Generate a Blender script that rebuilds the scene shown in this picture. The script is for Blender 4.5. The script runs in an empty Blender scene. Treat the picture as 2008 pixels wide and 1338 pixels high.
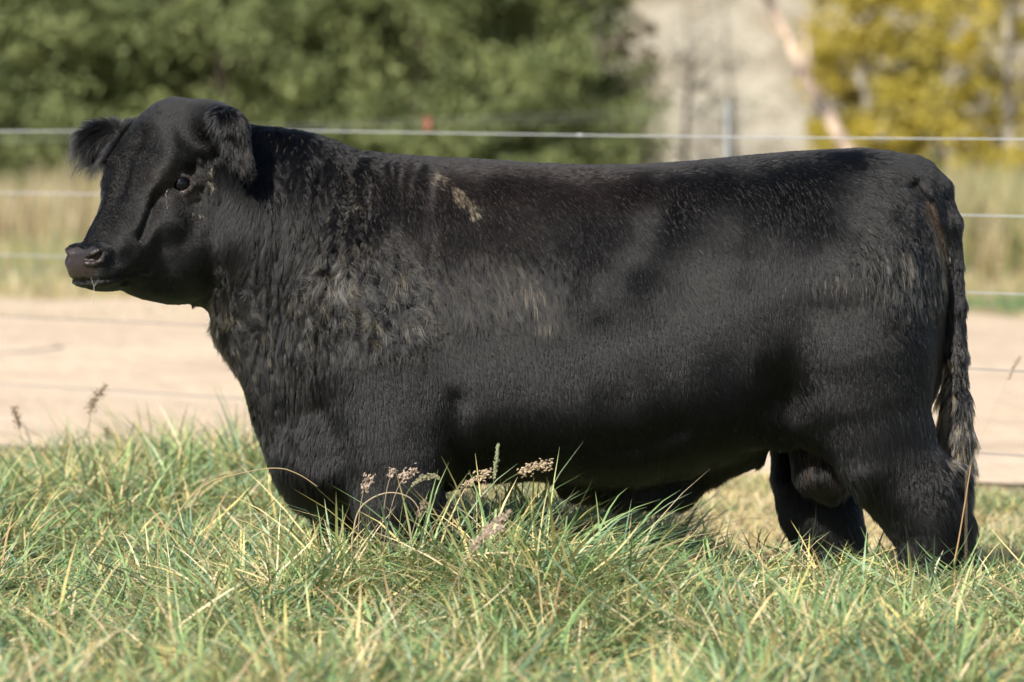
import bpy, math, random, time
import numpy as np
from mathutils import Vector, Matrix

T0 = time.time()
# ------------------------------------------------------------------ camera
scene = bpy.context.scene
COL = scene.collection
DIST = 12.55            # metres from the lens to the bull
CAMZ = 1.55
FPX = 8367.0            # focal length in pixels of the 2008 px wide photograph
PITCH = math.atan(474.0 / FPX)
S = 0.0015              # metres per photograph pixel at the bull
cam_d = bpy.data.cameras.new('camera')
cam = bpy.data.objects.new('camera', cam_d)
COL.objects.link(cam)
cam.location = (0, -DIST, CAMZ)
cam.rotation_euler = (math.pi / 2 - PITCH, 0, 0)
cam_d.sensor_width = 36.0
cam_d.lens = 36.0 * FPX / 2008.0
cam_d.clip_start = 0.1
cam_d.clip_end = 2000
cam_d.dof.use_dof = True
cam_d.dof.focus_distance = DIST - 0.3
cam_d.dof.aperture_fstop = 2.7
cam_d.dof.aperture_blades = 0
scene.camera = cam

# ------------------------------------------------------------------ light
SUN_EL = math.radians(36)
SUN_AZ = math.radians(27)     # to the left of the camera's line of sight
world = bpy.data.worlds.new('World')
scene.world = world
world.use_nodes = True
nt = world.node_tree
bg = nt.nodes['Background']
sky = nt.nodes.new('ShaderNodeTexSky')
sky.sky_type = 'NISHITA'
sky.sun_disc = False
sky.sun_elevation = SUN_EL
sky.sun_rotation = math.radians(180) + SUN_AZ
sky.air_density = 1.0
sky.dust_density = 1.0
nt.links.new(sky.outputs[0], bg.inputs[0])
bg.inputs[1].default_value = 0.07
sun_d = bpy.data.lights.new('sun', 'SUN')
sun_d.energy = 5.0
sun_d.angle = math.radians(0.53)
sun_d.color = (1.0, 0.94, 0.85)
sun = bpy.data.objects.new('sun', sun_d)
COL.objects.link(sun)
# direction towards the sun: behind the camera, to its left, up
sdir = Vector((-math.sin(SUN_AZ) * math.cos(SUN_EL), -math.cos(SUN_AZ) * math.cos(SUN_EL), math.sin(SUN_EL)))
sun.rotation_euler = sdir.to_track_quat('Z', 'Y').to_euler()
sun.location = sdir * 50

scene.view_settings.view_transform = 'Standard'
scene.view_settings.look = 'None'
scene.view_settings.gamma = 1
scene.view_settings.exposure = 0.65
cy = scene.cycles
cy.max_bounces = 6
cy.diffuse_bounces = 3
cy.glossy_bounces = 2
cy.transmission_bounces = 4
cy.transparent_max_bounces = 8
cy.use_adaptive_sampling = True
cy.adaptive_threshold = 0.015
cy.use_denoising = True
try:
    cy.denoiser = 'OPENIMAGEDENOISE'
except Exception:
    pass
scene.render.hair_type = 'STRAND'

HAIRS = 800000
RNG = np.random.default_rng(11)
random.seed(5)

# ------------------------------------------------------------------ helpers
def P(px, py, Y):
    """photograph pixel + depth plane -> world point (numpy or scalar)"""
    cx = (np.asarray(px, dtype=np.float64) - 1004.0) / FPX
    cyy = -(np.asarray(py, dtype=np.float64) - 669.0) / FPX
    dy = math.cos(PITCH) + cyy * math.sin(PITCH)
    dz = -math.sin(PITCH) + cyy * math.cos(PITCH)
    t = (np.asarray(Y, dtype=np.float64) + DIST) / dy
    return np.stack([cx * t, np.asarray(Y) + 0 * t, CAMZ + dz * t], axis=-1)

def V(px, py, Y):
    p = P(px, py, Y)
    return Vector((float(p[0]), float(p[1]), float(p[2])))

_tab = np.random.default_rng(3).random((64, 64, 64)).astype(np.float32)
def noise3(x, y, z):
    """smooth value noise in 0..1"""
    x = np.asarray(x, dtype=np.float32); y = np.asarray(y, dtype=np.float32) + 0 * x; z = np.asarray(z, dtype=np.float32) + 0 * x
    xi = np.floor(x).astype(int); yi = np.floor(y).astype(int); zi = np.floor(z).astype(int)
    fx = x - xi; fy = y - yi; fz = z - zi
    fx = fx * fx * (3 - 2 * fx); fy = fy * fy * (3 - 2 * fy); fz = fz * fz * (3 - 2 * fz)
    def g(a, b, c): return _tab[(xi + a) & 63, (yi + b) & 63, (zi + c) & 63]
    c00 = g(0,0,0)*(1-fx)+g(1,0,0)*fx; c10 = g(0,1,0)*(1-fx)+g(1,1,0)*fx
    c01 = g(0,0,1)*(1-fx)+g(1,0,1)*fx; c11 = g(0,1,1)*(1-fx)+g(1,1,1)*fx
    return (c00*(1-fy)+c10*fy)*(1-fz)+(c01*(1-fy)+c11*fy)*fz

def fbm(x, y, z, o=3):
    r = 0; a = 0.5; t = 0
    for i in range(o):
        r = r + a * noise3(x * 2**i + 7.3*i, np.asarray(y) * 2**i + 3.1*i, np.asarray(z) * 2**i); t += a; a *= 0.5
    return r / t

def sstep(a, b, x):
    t = np.clip((x - a) / (b - a), 0, 1)
    return t * t * (3 - 2 * t)

def props(o, label=None, cat=None, group=None, kind=None):
    if label: o['label'] = label
    if cat: o['category'] = cat
    if group: o['group'] = group
    if kind: o['kind'] = kind
    return o

def link(name, data, parent=None, mat=None):
    o = bpy.data.objects.new(name, data)
    COL.objects.link(o)
    if parent is not None:
        o.parent = parent
        o.matrix_parent_inverse = parent.matrix_world.inverted() if False else Matrix.Translation(-parent.location)
    if mat is not None and hasattr(data, 'materials') and len(data.materials) == 0:
        data.materials.append(mat)
    return o

def empty(name, loc):
    o = bpy.data.objects.new(name, None)
    o.empty_display_size = 0.1
    COL.objects.link(o)
    o.location = loc
    return o

def np_mesh(name, verts, faces, mat=None, parent=None, color=None, smooth=True):
    """faces: (n,4) or (n,3) int array"""
    me = bpy.data.meshes.new(name)
    verts = np.ascontiguousarray(verts, dtype=np.float32); faces = np.ascontiguousarray(faces, dtype=np.int32)
    k = faces.shape[1]
    me.vertices.add(len(verts)); me.vertices.foreach_set('co', verts.ravel())
    me.loops.add(faces.size); me.loops.foreach_set('vertex_index', faces.ravel())
    me.polygons.add(len(faces)); me.polygons.foreach_set('loop_start', np.arange(0, faces.size, k, dtype=np.int32))
    try: me.polygons.foreach_set('loop_total', np.full(len(faces), k, dtype=np.int32))
    except Exception: pass
    me.update(calc_edges=True)
    me.polygons.foreach_set('use_smooth', np.full(len(faces), smooth))
    if color is not None:
        ca = me.color_attributes.new('tint', 'FLOAT_COLOR', 'POINT')
        c = np.ones((len(verts), 4), dtype=np.float32); c[:, :3] = color
        ca.data.foreach_set('color', c.ravel())
    o = link(name, me, parent, mat)
    return o

# ------------------------------------------------------------------ materials
def mat_new(name):
    m = bpy.data.materials.new(name); m.use_nodes = True
    n = m.node_tree.nodes; l = m.node_tree.links
    return m, n, l, n['Principled BSDF']

def N(nodes, typ, **kw):
    nd = nodes.new(typ)
    for k, v in kw.items():
        if k.startswith('i_'):
            nd.inputs[k[2:].replace('_', ' ')].default_value = v
        else:
            setattr(nd, k, v)
    return nd

def leaf_material(name, trans=0.35, rough=0.5, spec=0.35, varamt=0.0):
    m, n, l, b = mat_new(name)
    at = N(n, 'ShaderNodeAttribute', attribute_name='tint')
    b.inputs['Roughness'].default_value = rough
    b.inputs['Specular IOR Level'].default_value = spec
    tr = n.new('ShaderNodeBsdfTranslucent')
    mx = n.new('ShaderNodeMixShader'); mx.inputs[0].default_value = trans
    l.new(at.outputs['Color'], b.inputs['Base Color'])
    l.new(at.outputs['Color'], tr.inputs['Color'])
    l.new(b.outputs[0], mx.inputs[1]); l.new(tr.outputs[0], mx.inputs[2])
    l.new(mx.outputs[0], n['Material Output'].inputs['Surface'])
    return m

def noise_material(name, stops, scale, rough=0.9, detail=8, bump=0.0, bscale=40, stretch=(1,1,1), spec=0.2):
    m, n, l, b = mat_new(name)
    tc = n.new('ShaderNodeTexCoord'); mp = n.new('ShaderNodeMapping')
    mp.inputs['Scale'].default_value = stretch
    l.new(tc.outputs['Object'], mp.inputs[0])
    t = N(n, 'ShaderNodeTexNoise'); t.inputs['Scale'].default_value = scale; t.inputs['Detail'].default_value = detail
    t.inputs['Roughness'].default_value = 0.62
    l.new(mp.outputs[0], t.inputs['Vector'])
    r = n.new('ShaderNodeValToRGB')
    el = r.color_ramp.elements
    el[0].position = stops[0][0]; el[0].color = (*stops[0][1], 1)
    el[1].position = stops[-1][0]; el[1].color = (*stops[-1][1], 1)
    for p, c in stops[1:-1]:
        e = el.new(p); e.color = (*c, 1)
    l.new(t.outputs['Fac'], r.inputs[0]); l.new(r.outputs[0], b.inputs['Base Color'])
    b.inputs['Roughness'].default_value = rough
    b.inputs['Specular IOR Level'].default_value = spec
    if bump:
        t2 = N(n, 'ShaderNodeTexNoise'); t2.inputs['Scale'].default_value = bscale; t2.inputs['Detail'].default_value = 6
        bp = n.new('ShaderNodeBump'); bp.inputs['Strength'].default_value = bump; bp.inputs['Distance'].default_value = 0.05
        l.new(tc.outputs['Object'], t2.inputs['Vector']); l.new(t2.outputs['Fac'], bp.inputs['Height'])
        l.new(bp.outputs[0], b.inputs['Normal'])
    return m
# ------------------------------------------------------------------ the bull's body as one implicit surface
# working space: (photograph px, photograph py, depth Y in metres); 1 px = S metres
GP = 3.0                                  # grid step in px (4.5 mm)
gx0, gx1, gy0, gy1, gz0, gz1 = 110, 1935, 170, 1285, -0.52, 0.50
nx = int((gx1 - gx0) / GP) + 1; ny = int((gy1 - gy0) / GP) + 1; nz = int((gz1 - gz0) / (GP * S)) + 1
AX = (gx0 + GP * np.arange(nx)).astype(np.float32)
AY = (gy0 + GP * np.arange(ny)).astype(np.float32)
AZ = (gz0 + GP * S * np.arange(nz)).astype(np.float32)
F = np.full((nx, ny, nz), 0.25, dtype=np.float32)

def box(lo, hi):
    i0 = max(0, int((lo[0] - gx0) / GP)); i1 = min(nx, int((hi[0] - gx0) / GP) + 2)
    j0 = max(0, int((lo[1] - gy0) / GP)); j1 = min(ny, int((hi[1] - gy0) / GP) + 2)
    k0 = max(0, int((lo[2] - gz0) / (GP * S))); k1 = min(nz, int((hi[2] - gz0) / (GP * S)) + 2)
    sl = (slice(i0, i1), slice(j0, j1), slice(k0, k1))
    return sl, AX[i0:i1, None, None], AY[None, j0:j1, None], AZ[None, None, k0:k1]

def comb(sl, d, k):
    f = F[sl]
    if k <= 0:
        F[sl] = np.minimum(f, d)
    else:
        h = np.clip(0.5 + 0.5 * (f - d) / k, 0, 1)
        F[sl] = f * (1 - h) + d * h - k * h * (1 - h)

def carve(sl, d, k):
    f = F[sl]; d = -d
    h = np.clip(0.5 - 0.5 * (f - d) / k, 0, 1)
    F[sl] = f * (1 - h) + d * h + k * h * (1 - h)

def ellipsoid(c, r, axes=None, k=0.03, cut=False):
    """c=(px,py,Y); r metres; axes: rows = unit vectors in (x, y_down, Y) space"""
    m = max(r) + 2 * k + 0.02
    sl, X, Yp, Z = box((c[0] - m / S, c[1] - m / S, c[2] - m), (c[0] + m / S, c[1] + m / S, c[2] + m))
    dx = (X - c[0]) * S; dy = (Yp - c[1]) * S; dz = Z - c[2]
    if axes is None: axes = np.eye(3)
    q0 = 0; q1 = 0
    for i in range(3):
        a = axes[i]; t = (dx * a[0] + dy * a[1] + dz * a[2])
        q0 = q0 + (t / r[i])**2; q1 = q1 + (t / r[i]**2)**2
    k0 = np.sqrt(q0); k1 = np.sqrt(q1) + 1e-6
    d = k0 * (k0 - 1) / k1
    (carve if cut else comb)(sl, d.astype(np.float32), k)

def chain(pts, k=0.04, ys=1.0, k_in=None, ax=None, cut=False):
    """pts: (px,py,Y,r_px) round-cone chain; ys scales its depth; ax: unit vector along which the section is scaled by ys"""
    P0 = np.array([(p[0] * S, p[1] * S, p[2]) for p in pts]); R = np.array([p[3] * S for p in pts])
    m = R.max() * max(1, ys) + 2 * k + 0.02
    lo = P0.min(0) - m; hi = P0.max(0) + m
    sl, X, Yp, Z = box((lo[0] / S, lo[1] / S, lo[2]), (hi[0] / S, hi[1] / S, hi[2]))
    X = X * S; Yp = Yp * S
    best = None
    a = np.array((0, 0, 1.0)) if ax is None else np.array(ax)
    for i in range(len(pts) - 1):
        A, B = P0[i], P0[i + 1]
        d = B - A; L2 = (d * d).sum() + 1e-9
        t = np.clip(((X - A[0]) * d[0] + (Yp - A[1]) * d[1] + (Z - A[2]) * d[2]) / L2, 0, 1)
        ex = X - (A[0] + t * d[0]); ey = Yp - (A[1] + t * d[1]); ez = Z - (A[2] + t * d[2])
        w = ex * a[0] + ey * a[1] + ez * a[2]
        q = ex * ex + ey * ey + ez * ez + w * w * (1 / ys**2 - 1)
        r = R[i] + (R[i + 1] - R[i]) * t
        dd = np.sqrt(np.maximum(q, 0)) - r
        if best is None: best = dd
        else:
            kk = k_in or 0.02
            h = np.clip(0.5 + 0.5 * (best - dd) / kk, 0, 1)
            best = best * (1 - h) + dd * h - kk * h * (1 - h)
    (carve if cut else comb)(sl, best.astype(np.float32), k)

# torso: every column of the photograph has a top, a bottom, a half width, the height of the widest place, section powers
TOR = np.array([
 #px   top   bot   half   wide  p_up  p_dn
 (380, 420, 520, 0.01, 0.50, 2.00, 2.00),
 (400, 330, 580, 0.06, 0.50, 2.00, 2.00),
 (425, 250, 645, 0.15, 0.50, 2.00, 2.00),
 (450, 238, 684, 0.17, 0.50, 2.10, 2.00),
 (485, 246, 758, 0.195, 0.52, 2.00, 2.00),
 (512, 250, 832, 0.215, 0.55, 2.00, 2.00),
 (545, 252, 918, 0.23, 0.58, 1.95, 2.00),
 (570, 255, 953, 0.245, 0.60, 1.90, 2.00),
 (610, 263, 982, 0.27, 0.62, 1.90, 2.10),
 (650, 276, 997, 0.29, 0.62, 1.95, 2.20),
 (700, 297, 1000, 0.315, 0.65, 2.10, 2.20),
 (760, 304, 995, 0.34, 0.63, 2.20, 2.30),
 (850, 310, 968, 0.355, 0.66, 2.10, 2.70),
 (950, 315, 940, 0.37, 0.66, 2.10, 2.70),
 (1050, 322, 936, 0.385, 0.66, 2.10, 2.70),
 (1150, 326, 945, 0.395, 0.66, 2.10, 2.70),
 (1250, 325, 950, 0.395, 0.65, 2.10, 2.70),
 (1350, 319, 935, 0.38, 0.62, 2.10, 2.70),
 (1450, 309, 900, 0.355, 0.60, 2.10, 2.70),
 (1550, 300, 855, 0.34, 0.55, 2.20, 2.20),
 (1620, 296, 835, 0.335, 0.55, 2.20, 2.30),
 (1690, 293, 830, 0.325, 0.55, 2.20, 2.40),
 (1740, 298, 820, 0.3, 0.50, 2.10, 2.40),
 (1790, 308, 800, 0.255, 0.50, 2.00, 2.40),
 (1825, 325, 770, 0.2, 0.50, 2.00, 2.30),
 (1845, 360, 720, 0.15, 0.50, 2.00, 2.20),
 (1860, 420, 600, 0.08, 0.50, 2.00, 2.00)], dtype=np.float64)
sl, X, Yp, Z = box((378, 180, -0.5), (1864, 1100, 0.5))
xs = X[:, 0, 0]
col = [np.interp(xs, TOR[:, 0], TOR[:, i]).astype(np.float32) for i in range(1, 7)]
for i in range(6):                       # soften the linear interpolation
    c_ = col[i]; kk = np.array([1, 3, 5, 6, 5, 3, 1], dtype=np.float32); kk /= kk.sum()
    col[i] = np.convolve(np.pad(c_, 3, mode='edge'), kk, mode='valid').astype(np.float32)
top, bot, hw, wd, pu, pd = [c[:, None, None] for c in col]
mid = top + (bot - top) * wd
up = Yp < mid
h = np.where(up, mid - top, bot - mid) * S
pp = pd + (pu - pd) * sstep(-0.35, 0.35, (mid - Yp) * S / h)
v = np.abs(Yp - mid) * S / h
r = (v**pp + (np.abs(Z) / hw)**pp)**(1 / pp)
d = (r - 1) * hw * 0.85
ends = np.maximum((382 - X) * S, (X - 1862) * S)
d = np.maximum(d, ends)
comb(sl, d.astype(np.float32), 0)

# --- head frame: f forward, l to the near side, u up (metres)
HO = (345.0, 300.0, -0.05); cps, sps = 0.707, 0.707
fh = np.array((-cps, 0, -sps)); lh = np.array((sps, 0, -cps)); uh = np.array((0, -1.0, 0))
def H(f, l, u):
    v = fh * f + lh * l + uh * u
    return (HO[0] + v[0] / S, HO[1] + v[1] / S, HO[2] + v[2])
def Hinv(px, py, Y):
    v = np.array(((px - HO[0]) * S, (py - HO[1]) * S, Y - HO[2]))
    return v.dot(fh), v.dot(lh), v.dot(uh)
def Hc(f, l, u, r):
    return (*H(f, l, u), r / S)
def hax(f, u):                                          # an axis triple whose first axis lies in the head's mid plane
    a = fh * f + uh * u; a = a / np.linalg.norm(a); b = np.cross(a, lh); return np.array([a, lh, b])
def surfY(px, py):
    """depth of the side facing the photographer at a photograph pixel"""
    c = F[int(round((px - gx0) / GP)), int(round((py - gy0) / GP)), :]
    k = int(np.argmax(c < 0))
    if k == 0: return None
    return float(AZ[k - 1] + (AZ[k] - AZ[k - 1]) * c[k - 1] / (c[k - 1] - c[k]))

# neck core and head
chain([(420, 400, -0.03, 112), (520, 450, -0.01, 150), (640, 520, 0, 175)], k=0.06, ys=0.95)
chain([Hc(-0.05, 0, 0.005, 0.115), Hc(0.0, 0, 0.01, 0.122), Hc(0.06, 0, -0.01, 0.108), Hc(0.115, 0, -0.09, 0.106), Hc(0.170, 0, -0.17, 0.084), Hc(0.25, 0, -0.262, 0.071), Hc(0.335, 0, -0.332, 0.066)], k=0.03, ys=1.04, ax=lh, k_in=0.05)
chain([Hc(-0.03, 0, -0.10, 0.13), Hc(0.03, 0, -0.15, 0.128), Hc(0.09, 0, -0.235, 0.112), Hc(0.18, 0, -0.305, 0.078), Hc(0.27, 0, -0.350, 0.046)], k=0.05, ys=0.88, ax=lh, k_in=0.05)
chain([Hc(0.20, 0, -0.352, 0.038), Hc(0.12, 0, -0.35, 0.070), Hc(0.03, 0, -0.325, 0.110), Hc(-0.06, 0, -0.305, 0.140)], k=0.05, ys=1.06, ax=lh, k_in=0.04)
ellipsoid(H(0.01, 0, 0.074), (0.085, 0.105, 0.060), hax(1, -0.3), k=0.05)           # poll
for s in (1, -1):
    ellipsoid(H(0.145, 0.088 * s, -0.025), (0.075, 0.032, 0.035), hax(1, -1.6), k=0.035)   # brow ridge
    ellipsoid(H(0.03, 0.098 * s, -0.245), (0.125, 0.036, 0.105), hax(0.5, -1), k=0.05)   # masseter
    ellipsoid(H(0.150, 0.078 * s, -0.185), (0.09, 0.018, 0.026), hax(1, -0.95), k=0.05)    # facial crest
    ellipsoid(H(0.372, 0.048 * s, -0.300), (0.040, 0.030, 0.030), hax(1, -0.5), k=0.02)  # nostril wing
    ellipsoid(H(0.315, 0.050 * s, -0.355), (0.06, 0.030, 0.030), hax(1, -0.3), k=0.03)    # upper lip
for s in (1, -1):
    ellipsoid(H(0.17, 0.042 * s, -0.275), (0.11, 0.042, 0.07), hax(1, -0.75), k=0.04)
ellipsoid(H(0.365, 0, -0.335), (0.045, 0.066, 0.045), hax(1, -0.3), k=0.03)             # pad and front of the lip
ellipsoid(H(0.285, 0, -0.385), (0.075, 0.050, 0.020), hax(1, -0.02), k=0.008)             # lower lip and chin

# --- fore quarter
chain([(700, 560, -0.20, 110), (745, 700, -0.245, 112), (780, 820, -0.27, 98)], k=0.09, ys=0.75)     # shoulder blade and arm
chain([(770, 830, -0.25, 92), (775, 900, -0.26, 92), (782, 985, -0.27, 80), (784, 1060, -0.27, 62), (782, 1130, -0.27, 46), (780, 1180, -0.27, 42), (776, 1215, -0.27, 48), (772, 1238, -0.27, 52)], k=0.05, ys=0.85, k_in=0.06)
chain([(700, 830, 0.25, 92), (690, 900, 0.25, 88), (690, 985, 0.25, 72), (690, 1060, 0.25, 58), (688, 1130, 0.25, 44), (686, 1170, 0.25, 40), (682, 1200, 0.25, 46)], k=0.05, ys=0.85, k_in=0.06)
ellipsoid((640, 900, -0.10), (0.14, 0.15, 0.17), k=0.08)      # brisket
ellipsoid((660, 960, 0.04), (0.12, 0.07, 0.12), k=0.06)
# --- sheath
chain([(1130, 938, 0, 40), (1210, 968, 0, 26), (1290, 972, 0, 22), (1335, 965, 0, 20)], k=0.05, ys=1.2)
chain([(1330, 968, 0, 18), (1400, 925, 0, 18), (1470, 890, 0, 25)], k=0.05, ys=1.6)
# --- hind quarter
chain([(1640, 560, -0.20, 130), (1690, 700, -0.215, 118), (1718, 820, -0.22, 94)], k=0.07, ys=0.80, k_in=0.08)
chain([(1700, 790, -0.215, 104), (1732, 890, -0.21, 90), (1796, 970, -0.20, 78), (1828, 1030, -0.20, 66), (1836, 1090, -0.20, 54), (1832, 1150, -0.20, 46), (1824, 1200, -0.20, 48), (1812, 1232, -0.20, 54)], k=0.05, ys=0.85, k_in=0.06)
ellipsoid((1868, 945, -0.20), (0.035, 0.05, 0.035), k=0.04)   # point of the hock
chain([(1640, 560, 0.20, 130), (1640, 720, 0.215, 110), (1610, 840, 0.22, 92)], k=0.07, ys=0.80, k_in=0.08)
chain([(1610, 820, 0.21, 88), (1592, 930, 0.20, 66), (1606, 1000, 0.19, 64), (1630, 1055, 0.19, 54), (1636, 1110, 0.19, 46), (1634, 1160, 0.19, 44), (1626, 1205, 0.19, 50)], k=0.05, ys=0.9, k_in=0.06)
ellipsoid((1655, 980, 0.20), (0.035, 0.05, 0.035), k=0.04)
chain([(1600, 830, -0.16, 60), (1560, 830, -0.18, 50), (1520, 815, -0.19, 40)], k=0.09, ys=0.8)        # flank fold
# --- scrotum
chain([(1590, 860, -0.02, 45), (1612, 925, -0.03, 50), (1628, 944, -0.03, 38)], k=0.03, ys=1.15)

# --- tail: free from the rump downwards
chain([(1795, 350, 0.0, 30), (1832, 374, -0.02, 30), (1858, 440, -0.035, 25), (1868, 520, -0.045, 19)], k=0.035, k_in=0.02)
chain([(1866, 520, -0.045, 20), (1874, 600, -0.055, 17), (1876, 700, -0.055, 17), (1873, 780, -0.055, 21), (1872, 850, -0.055, 26), (1873, 895, -0.055, 25), (1882, 950, -0.055, 14)], k=0.008, k_in=0.02)

# --- ears (rooted in the skull)
e1 = np.array((-0.975, 0.08, -0.2)); e1 /= np.linalg.norm(e1)
nrm = np.array((-0.25, 0.10, -0.96)); nrm -= nrm.dot(e1) * e1; nrm /= np.linalg.norm(nrm); e2 = np.cross(nrm, e1)
ellipsoid((206, 278, -0.02), (0.086, 0.058, 0.014), np.array([e1, e2, nrm]), k=0.02)
chain([(285, 268, 0.0, 28), (235, 272, -0.01, 20)], k=0.03)
ellipsoid((200, 284, -0.048), (0.064, 0.040, 0.022), np.array([e1, e2, nrm]), k=0.008, cut=True)
g1 = np.array((0.36, 0.88, -0.10)); g1 /= np.linalg.norm(g1)
gn = np.array((0.30, -0.05, -0.95)); gn -= gn.dot(g1) * g1; gn /= np.linalg.norm(gn); g2 = np.cross(gn, g1)
ellipsoid((465, 292, -0.285), (0.084, 0.038, 0.014), np.array([g1, g2, gn]), k=0.02)
chain([(415, 245, -0.12, 42), (444, 248, -0.25, 30)], k=0.06)
ellipsoid((463, 297, -0.313), (0.066, 0.026, 0.022), np.array([g1, g2, gn]), k=0.008, cut=True)

# --- relief: folds, hollows and muscles pressed into the near and the far side alike
PX, PY = np.meshgrid(AX, AY, indexing='ij')
D = np.zeros_like(PX)
def bump(cx, cy, sx, sy, amp, rot=0):
    global D
    c, s_ = math.cos(math.radians(rot)), math.sin(math.radians(rot))
    u = ((PX - cx) * c + (PY - cy) * s_) / sx; w = (-(PX - cx) * s_ + (PY - cy) * c) / sy
    D = D + amp * np.exp(-(u * u + w * w))
def crease(pts, wid, amp, fade=True):
    global D
    best = np.full(PX.shape, 1e9)
    n = len(pts)
    for i in range(n - 1):
        ax_, ay_ = pts[i]; bx, by = pts[i + 1]
        L2 = (bx - ax_)**2 + (by - ay_)**2
        t = np.clip(((PX - ax_) * (bx - ax_) + (PY - ay_) * (by - ay_)) / L2, 0, 1)
        best = np.minimum(best, (PX - ax_ - t * (bx - ax_))**2 + (PY - ay_ - t * (by - ay_))**2)
    D = D + amp * np.exp(-best / wid**2)
crease([(896, 790), (884, 850), (884, 940)], 30, -0.012)           # behind the elbow
bump(940, 800, 60, 90, 0.005)
crease([(700, 640), (660, 720), (640, 800), (650, 880)], 40, -0.015)             # front of the shoulder
bump(760, 740, 90, 110, 0.012)
crease([(1505, 740), (1530, 790), (1560, 850)], 34, -0.011)                      # flank
crease([(1530, 850), (1600, 890), (1660, 960)], 16, -0.012)
bump(1300, 430, 60, 60, -0.008, 20)                                              # hollow before the hip
bump(1370, 400, 70, 40, 0.005)
crease([(1250, 520), (1290, 450), (1320, 400)], 30, -0.004)
bump(1600, 470, 120, 110, 0.008)
bump(1240, 700, 190, 130, 0.022)                                                 # barrel
bump(1720, 620, 90, 160, 0.012)
crease([(1150, 880), (1250, 870), (1330, 840)], 22, -0.012)
crease([(560, 300), (540, 420), (530, 560), (545, 700), (600, 800)], 40, -0.012)
for ln in (((690, 330), (681, 402), (665, 479), (649, 567), (634, 647), (622, 720)), ((668, 340), (652, 397), (614, 488), (570, 570), (545, 660)), ((516, 400), (508, 500), (506, 590), (520, 680)),
           ((612, 320), (602, 426), (575, 520), (548, 590)), ((725, 340), (722, 420), (700, 520)), ((560, 330), (552, 430), (535, 520), (528, 640))):
    crease(ln, 7, -0.013)     # loose skin folded down the neck
crease([(430, 560), (455, 640), (490, 740), (530, 850)], 16, -0.014)             # dewlap fold
crease([(500, 620), (535, 730), (570, 830), (620, 900)], 18, -0.010)
# the tail's groove against the buttock
crease([(1790, 360), (1822, 400), (1842, 460), (1856, 540), (1858, 640)], 9, -0.028)
fold = (fbm(PX / 30, PY / 190, 0.3) - 0.5) * sstep(520, 600, PX) * (1 - sstep(760, 900, PX)) * 0.030 * (1 - sstep(700, 800, PY))
D = D + fold + (fbm(PX / 150, PY / 150, 4.4) - 0.5) * 0.012 * sstep(560, 700, PX)
# only the flank-facing surface takes the relief, fading towards the mid plane
wz = sstep(0.06, 0.16, np.abs(AZ))
F -= (D.astype(np.float32)[:, :, None] * wz[None, None, :])

# --- relief of the face, in the head's own frame, the same on both sides
sl, X, Yp, Z = box((120, 190, -0.5), (470, 620, 0.3))
hf = -( (X - HO[0]) * S * cps + (Z - HO[2]) * sps); hl = (X - HO[0]) * S * sps - (Z - HO[2]) * cps; hu = -(Yp - HO[1]) * S
hf, hl, hu = np.broadcast_arrays(hf, hl, hu)
R_ = np.zeros(hf.shape, dtype=np.float32)
def hcr(pts, wid, amp):
    global R_
    best = np.full(hf.shape, 1e3, dtype=np.float32)
    for (a0, b0), (a1, b1) in zip(pts[:-1], pts[1:]):
        L2 = (a1 - a0)**2 + (b1 - b0)**2 + 1e-12
        t = np.clip(((hf - a0) * (a1 - a0) + (hu - b0) * (b1 - b0)) / L2, 0, 1)
        best = np.minimum(best, (hf - a0 - t * (a1 - a0))**2 + (hu - b0 - t * (b1 - b0))**2)
    R_ = R_ + amp * np.exp(-best / wid**2)
hcr([(0.180, -0.140), (0.205, -0.19), (0.235, -0.25)], 0.015, -0.013)      # groove before the cheek
hcr([(0.135, -0.100), (0.165, -0.13), (0.205, -0.155)], 0.014, -0.004)
hcr([(0.205, -0.095), (0.215, -0.115)], 0.022, 0.010)
hcr([(0.215, -0.15), (0.26, -0.215)], 0.018, 0.006)
hcr([(0.10, -0.02), (0.15, -0.03)], 0.035, 0.008)
hcr([(0.055, -0.052), (0.085, -0.046)], 0.013, -0.011)                     # hollow over the eye
hcr([(0.040, -0.025), (0.028, -0.08), (0.018, -0.13)], 0.008, 0.006)
hcr([(0.15, -0.205), (0.14, -0.215)], 0.040, 0.011)
hcr([(0.10, -0.26), (0.06, -0.20)], 0.020, -0.003)
hcr([(0.06, -0.30), (0.02, -0.25)], 0.050, 0.008)
hcr([(0.32, -0.36), (0.26, -0.352), (0.20, -0.345)], 0.012, -0.006)
#hcr([(0.005, -0.30), (0.03, -0.36)], 0.02, -0.006)
side = sstep(0.025, 0.06, np.abs(hl))
dish = -0.019 * np.exp(-((hl - 0.008) / 0.030)**2) * sstep(-0.20, -0.10, hu) * (1 - sstep(0.04, 0.09, hu)) * sstep(0.05, 0.10, hf)
F[sl] -= (R_ * side + dish + (fbm(X / 22, Yp / 22, Z / 0.04) - 0.5) * 0.004).astype(np.float32)

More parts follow.
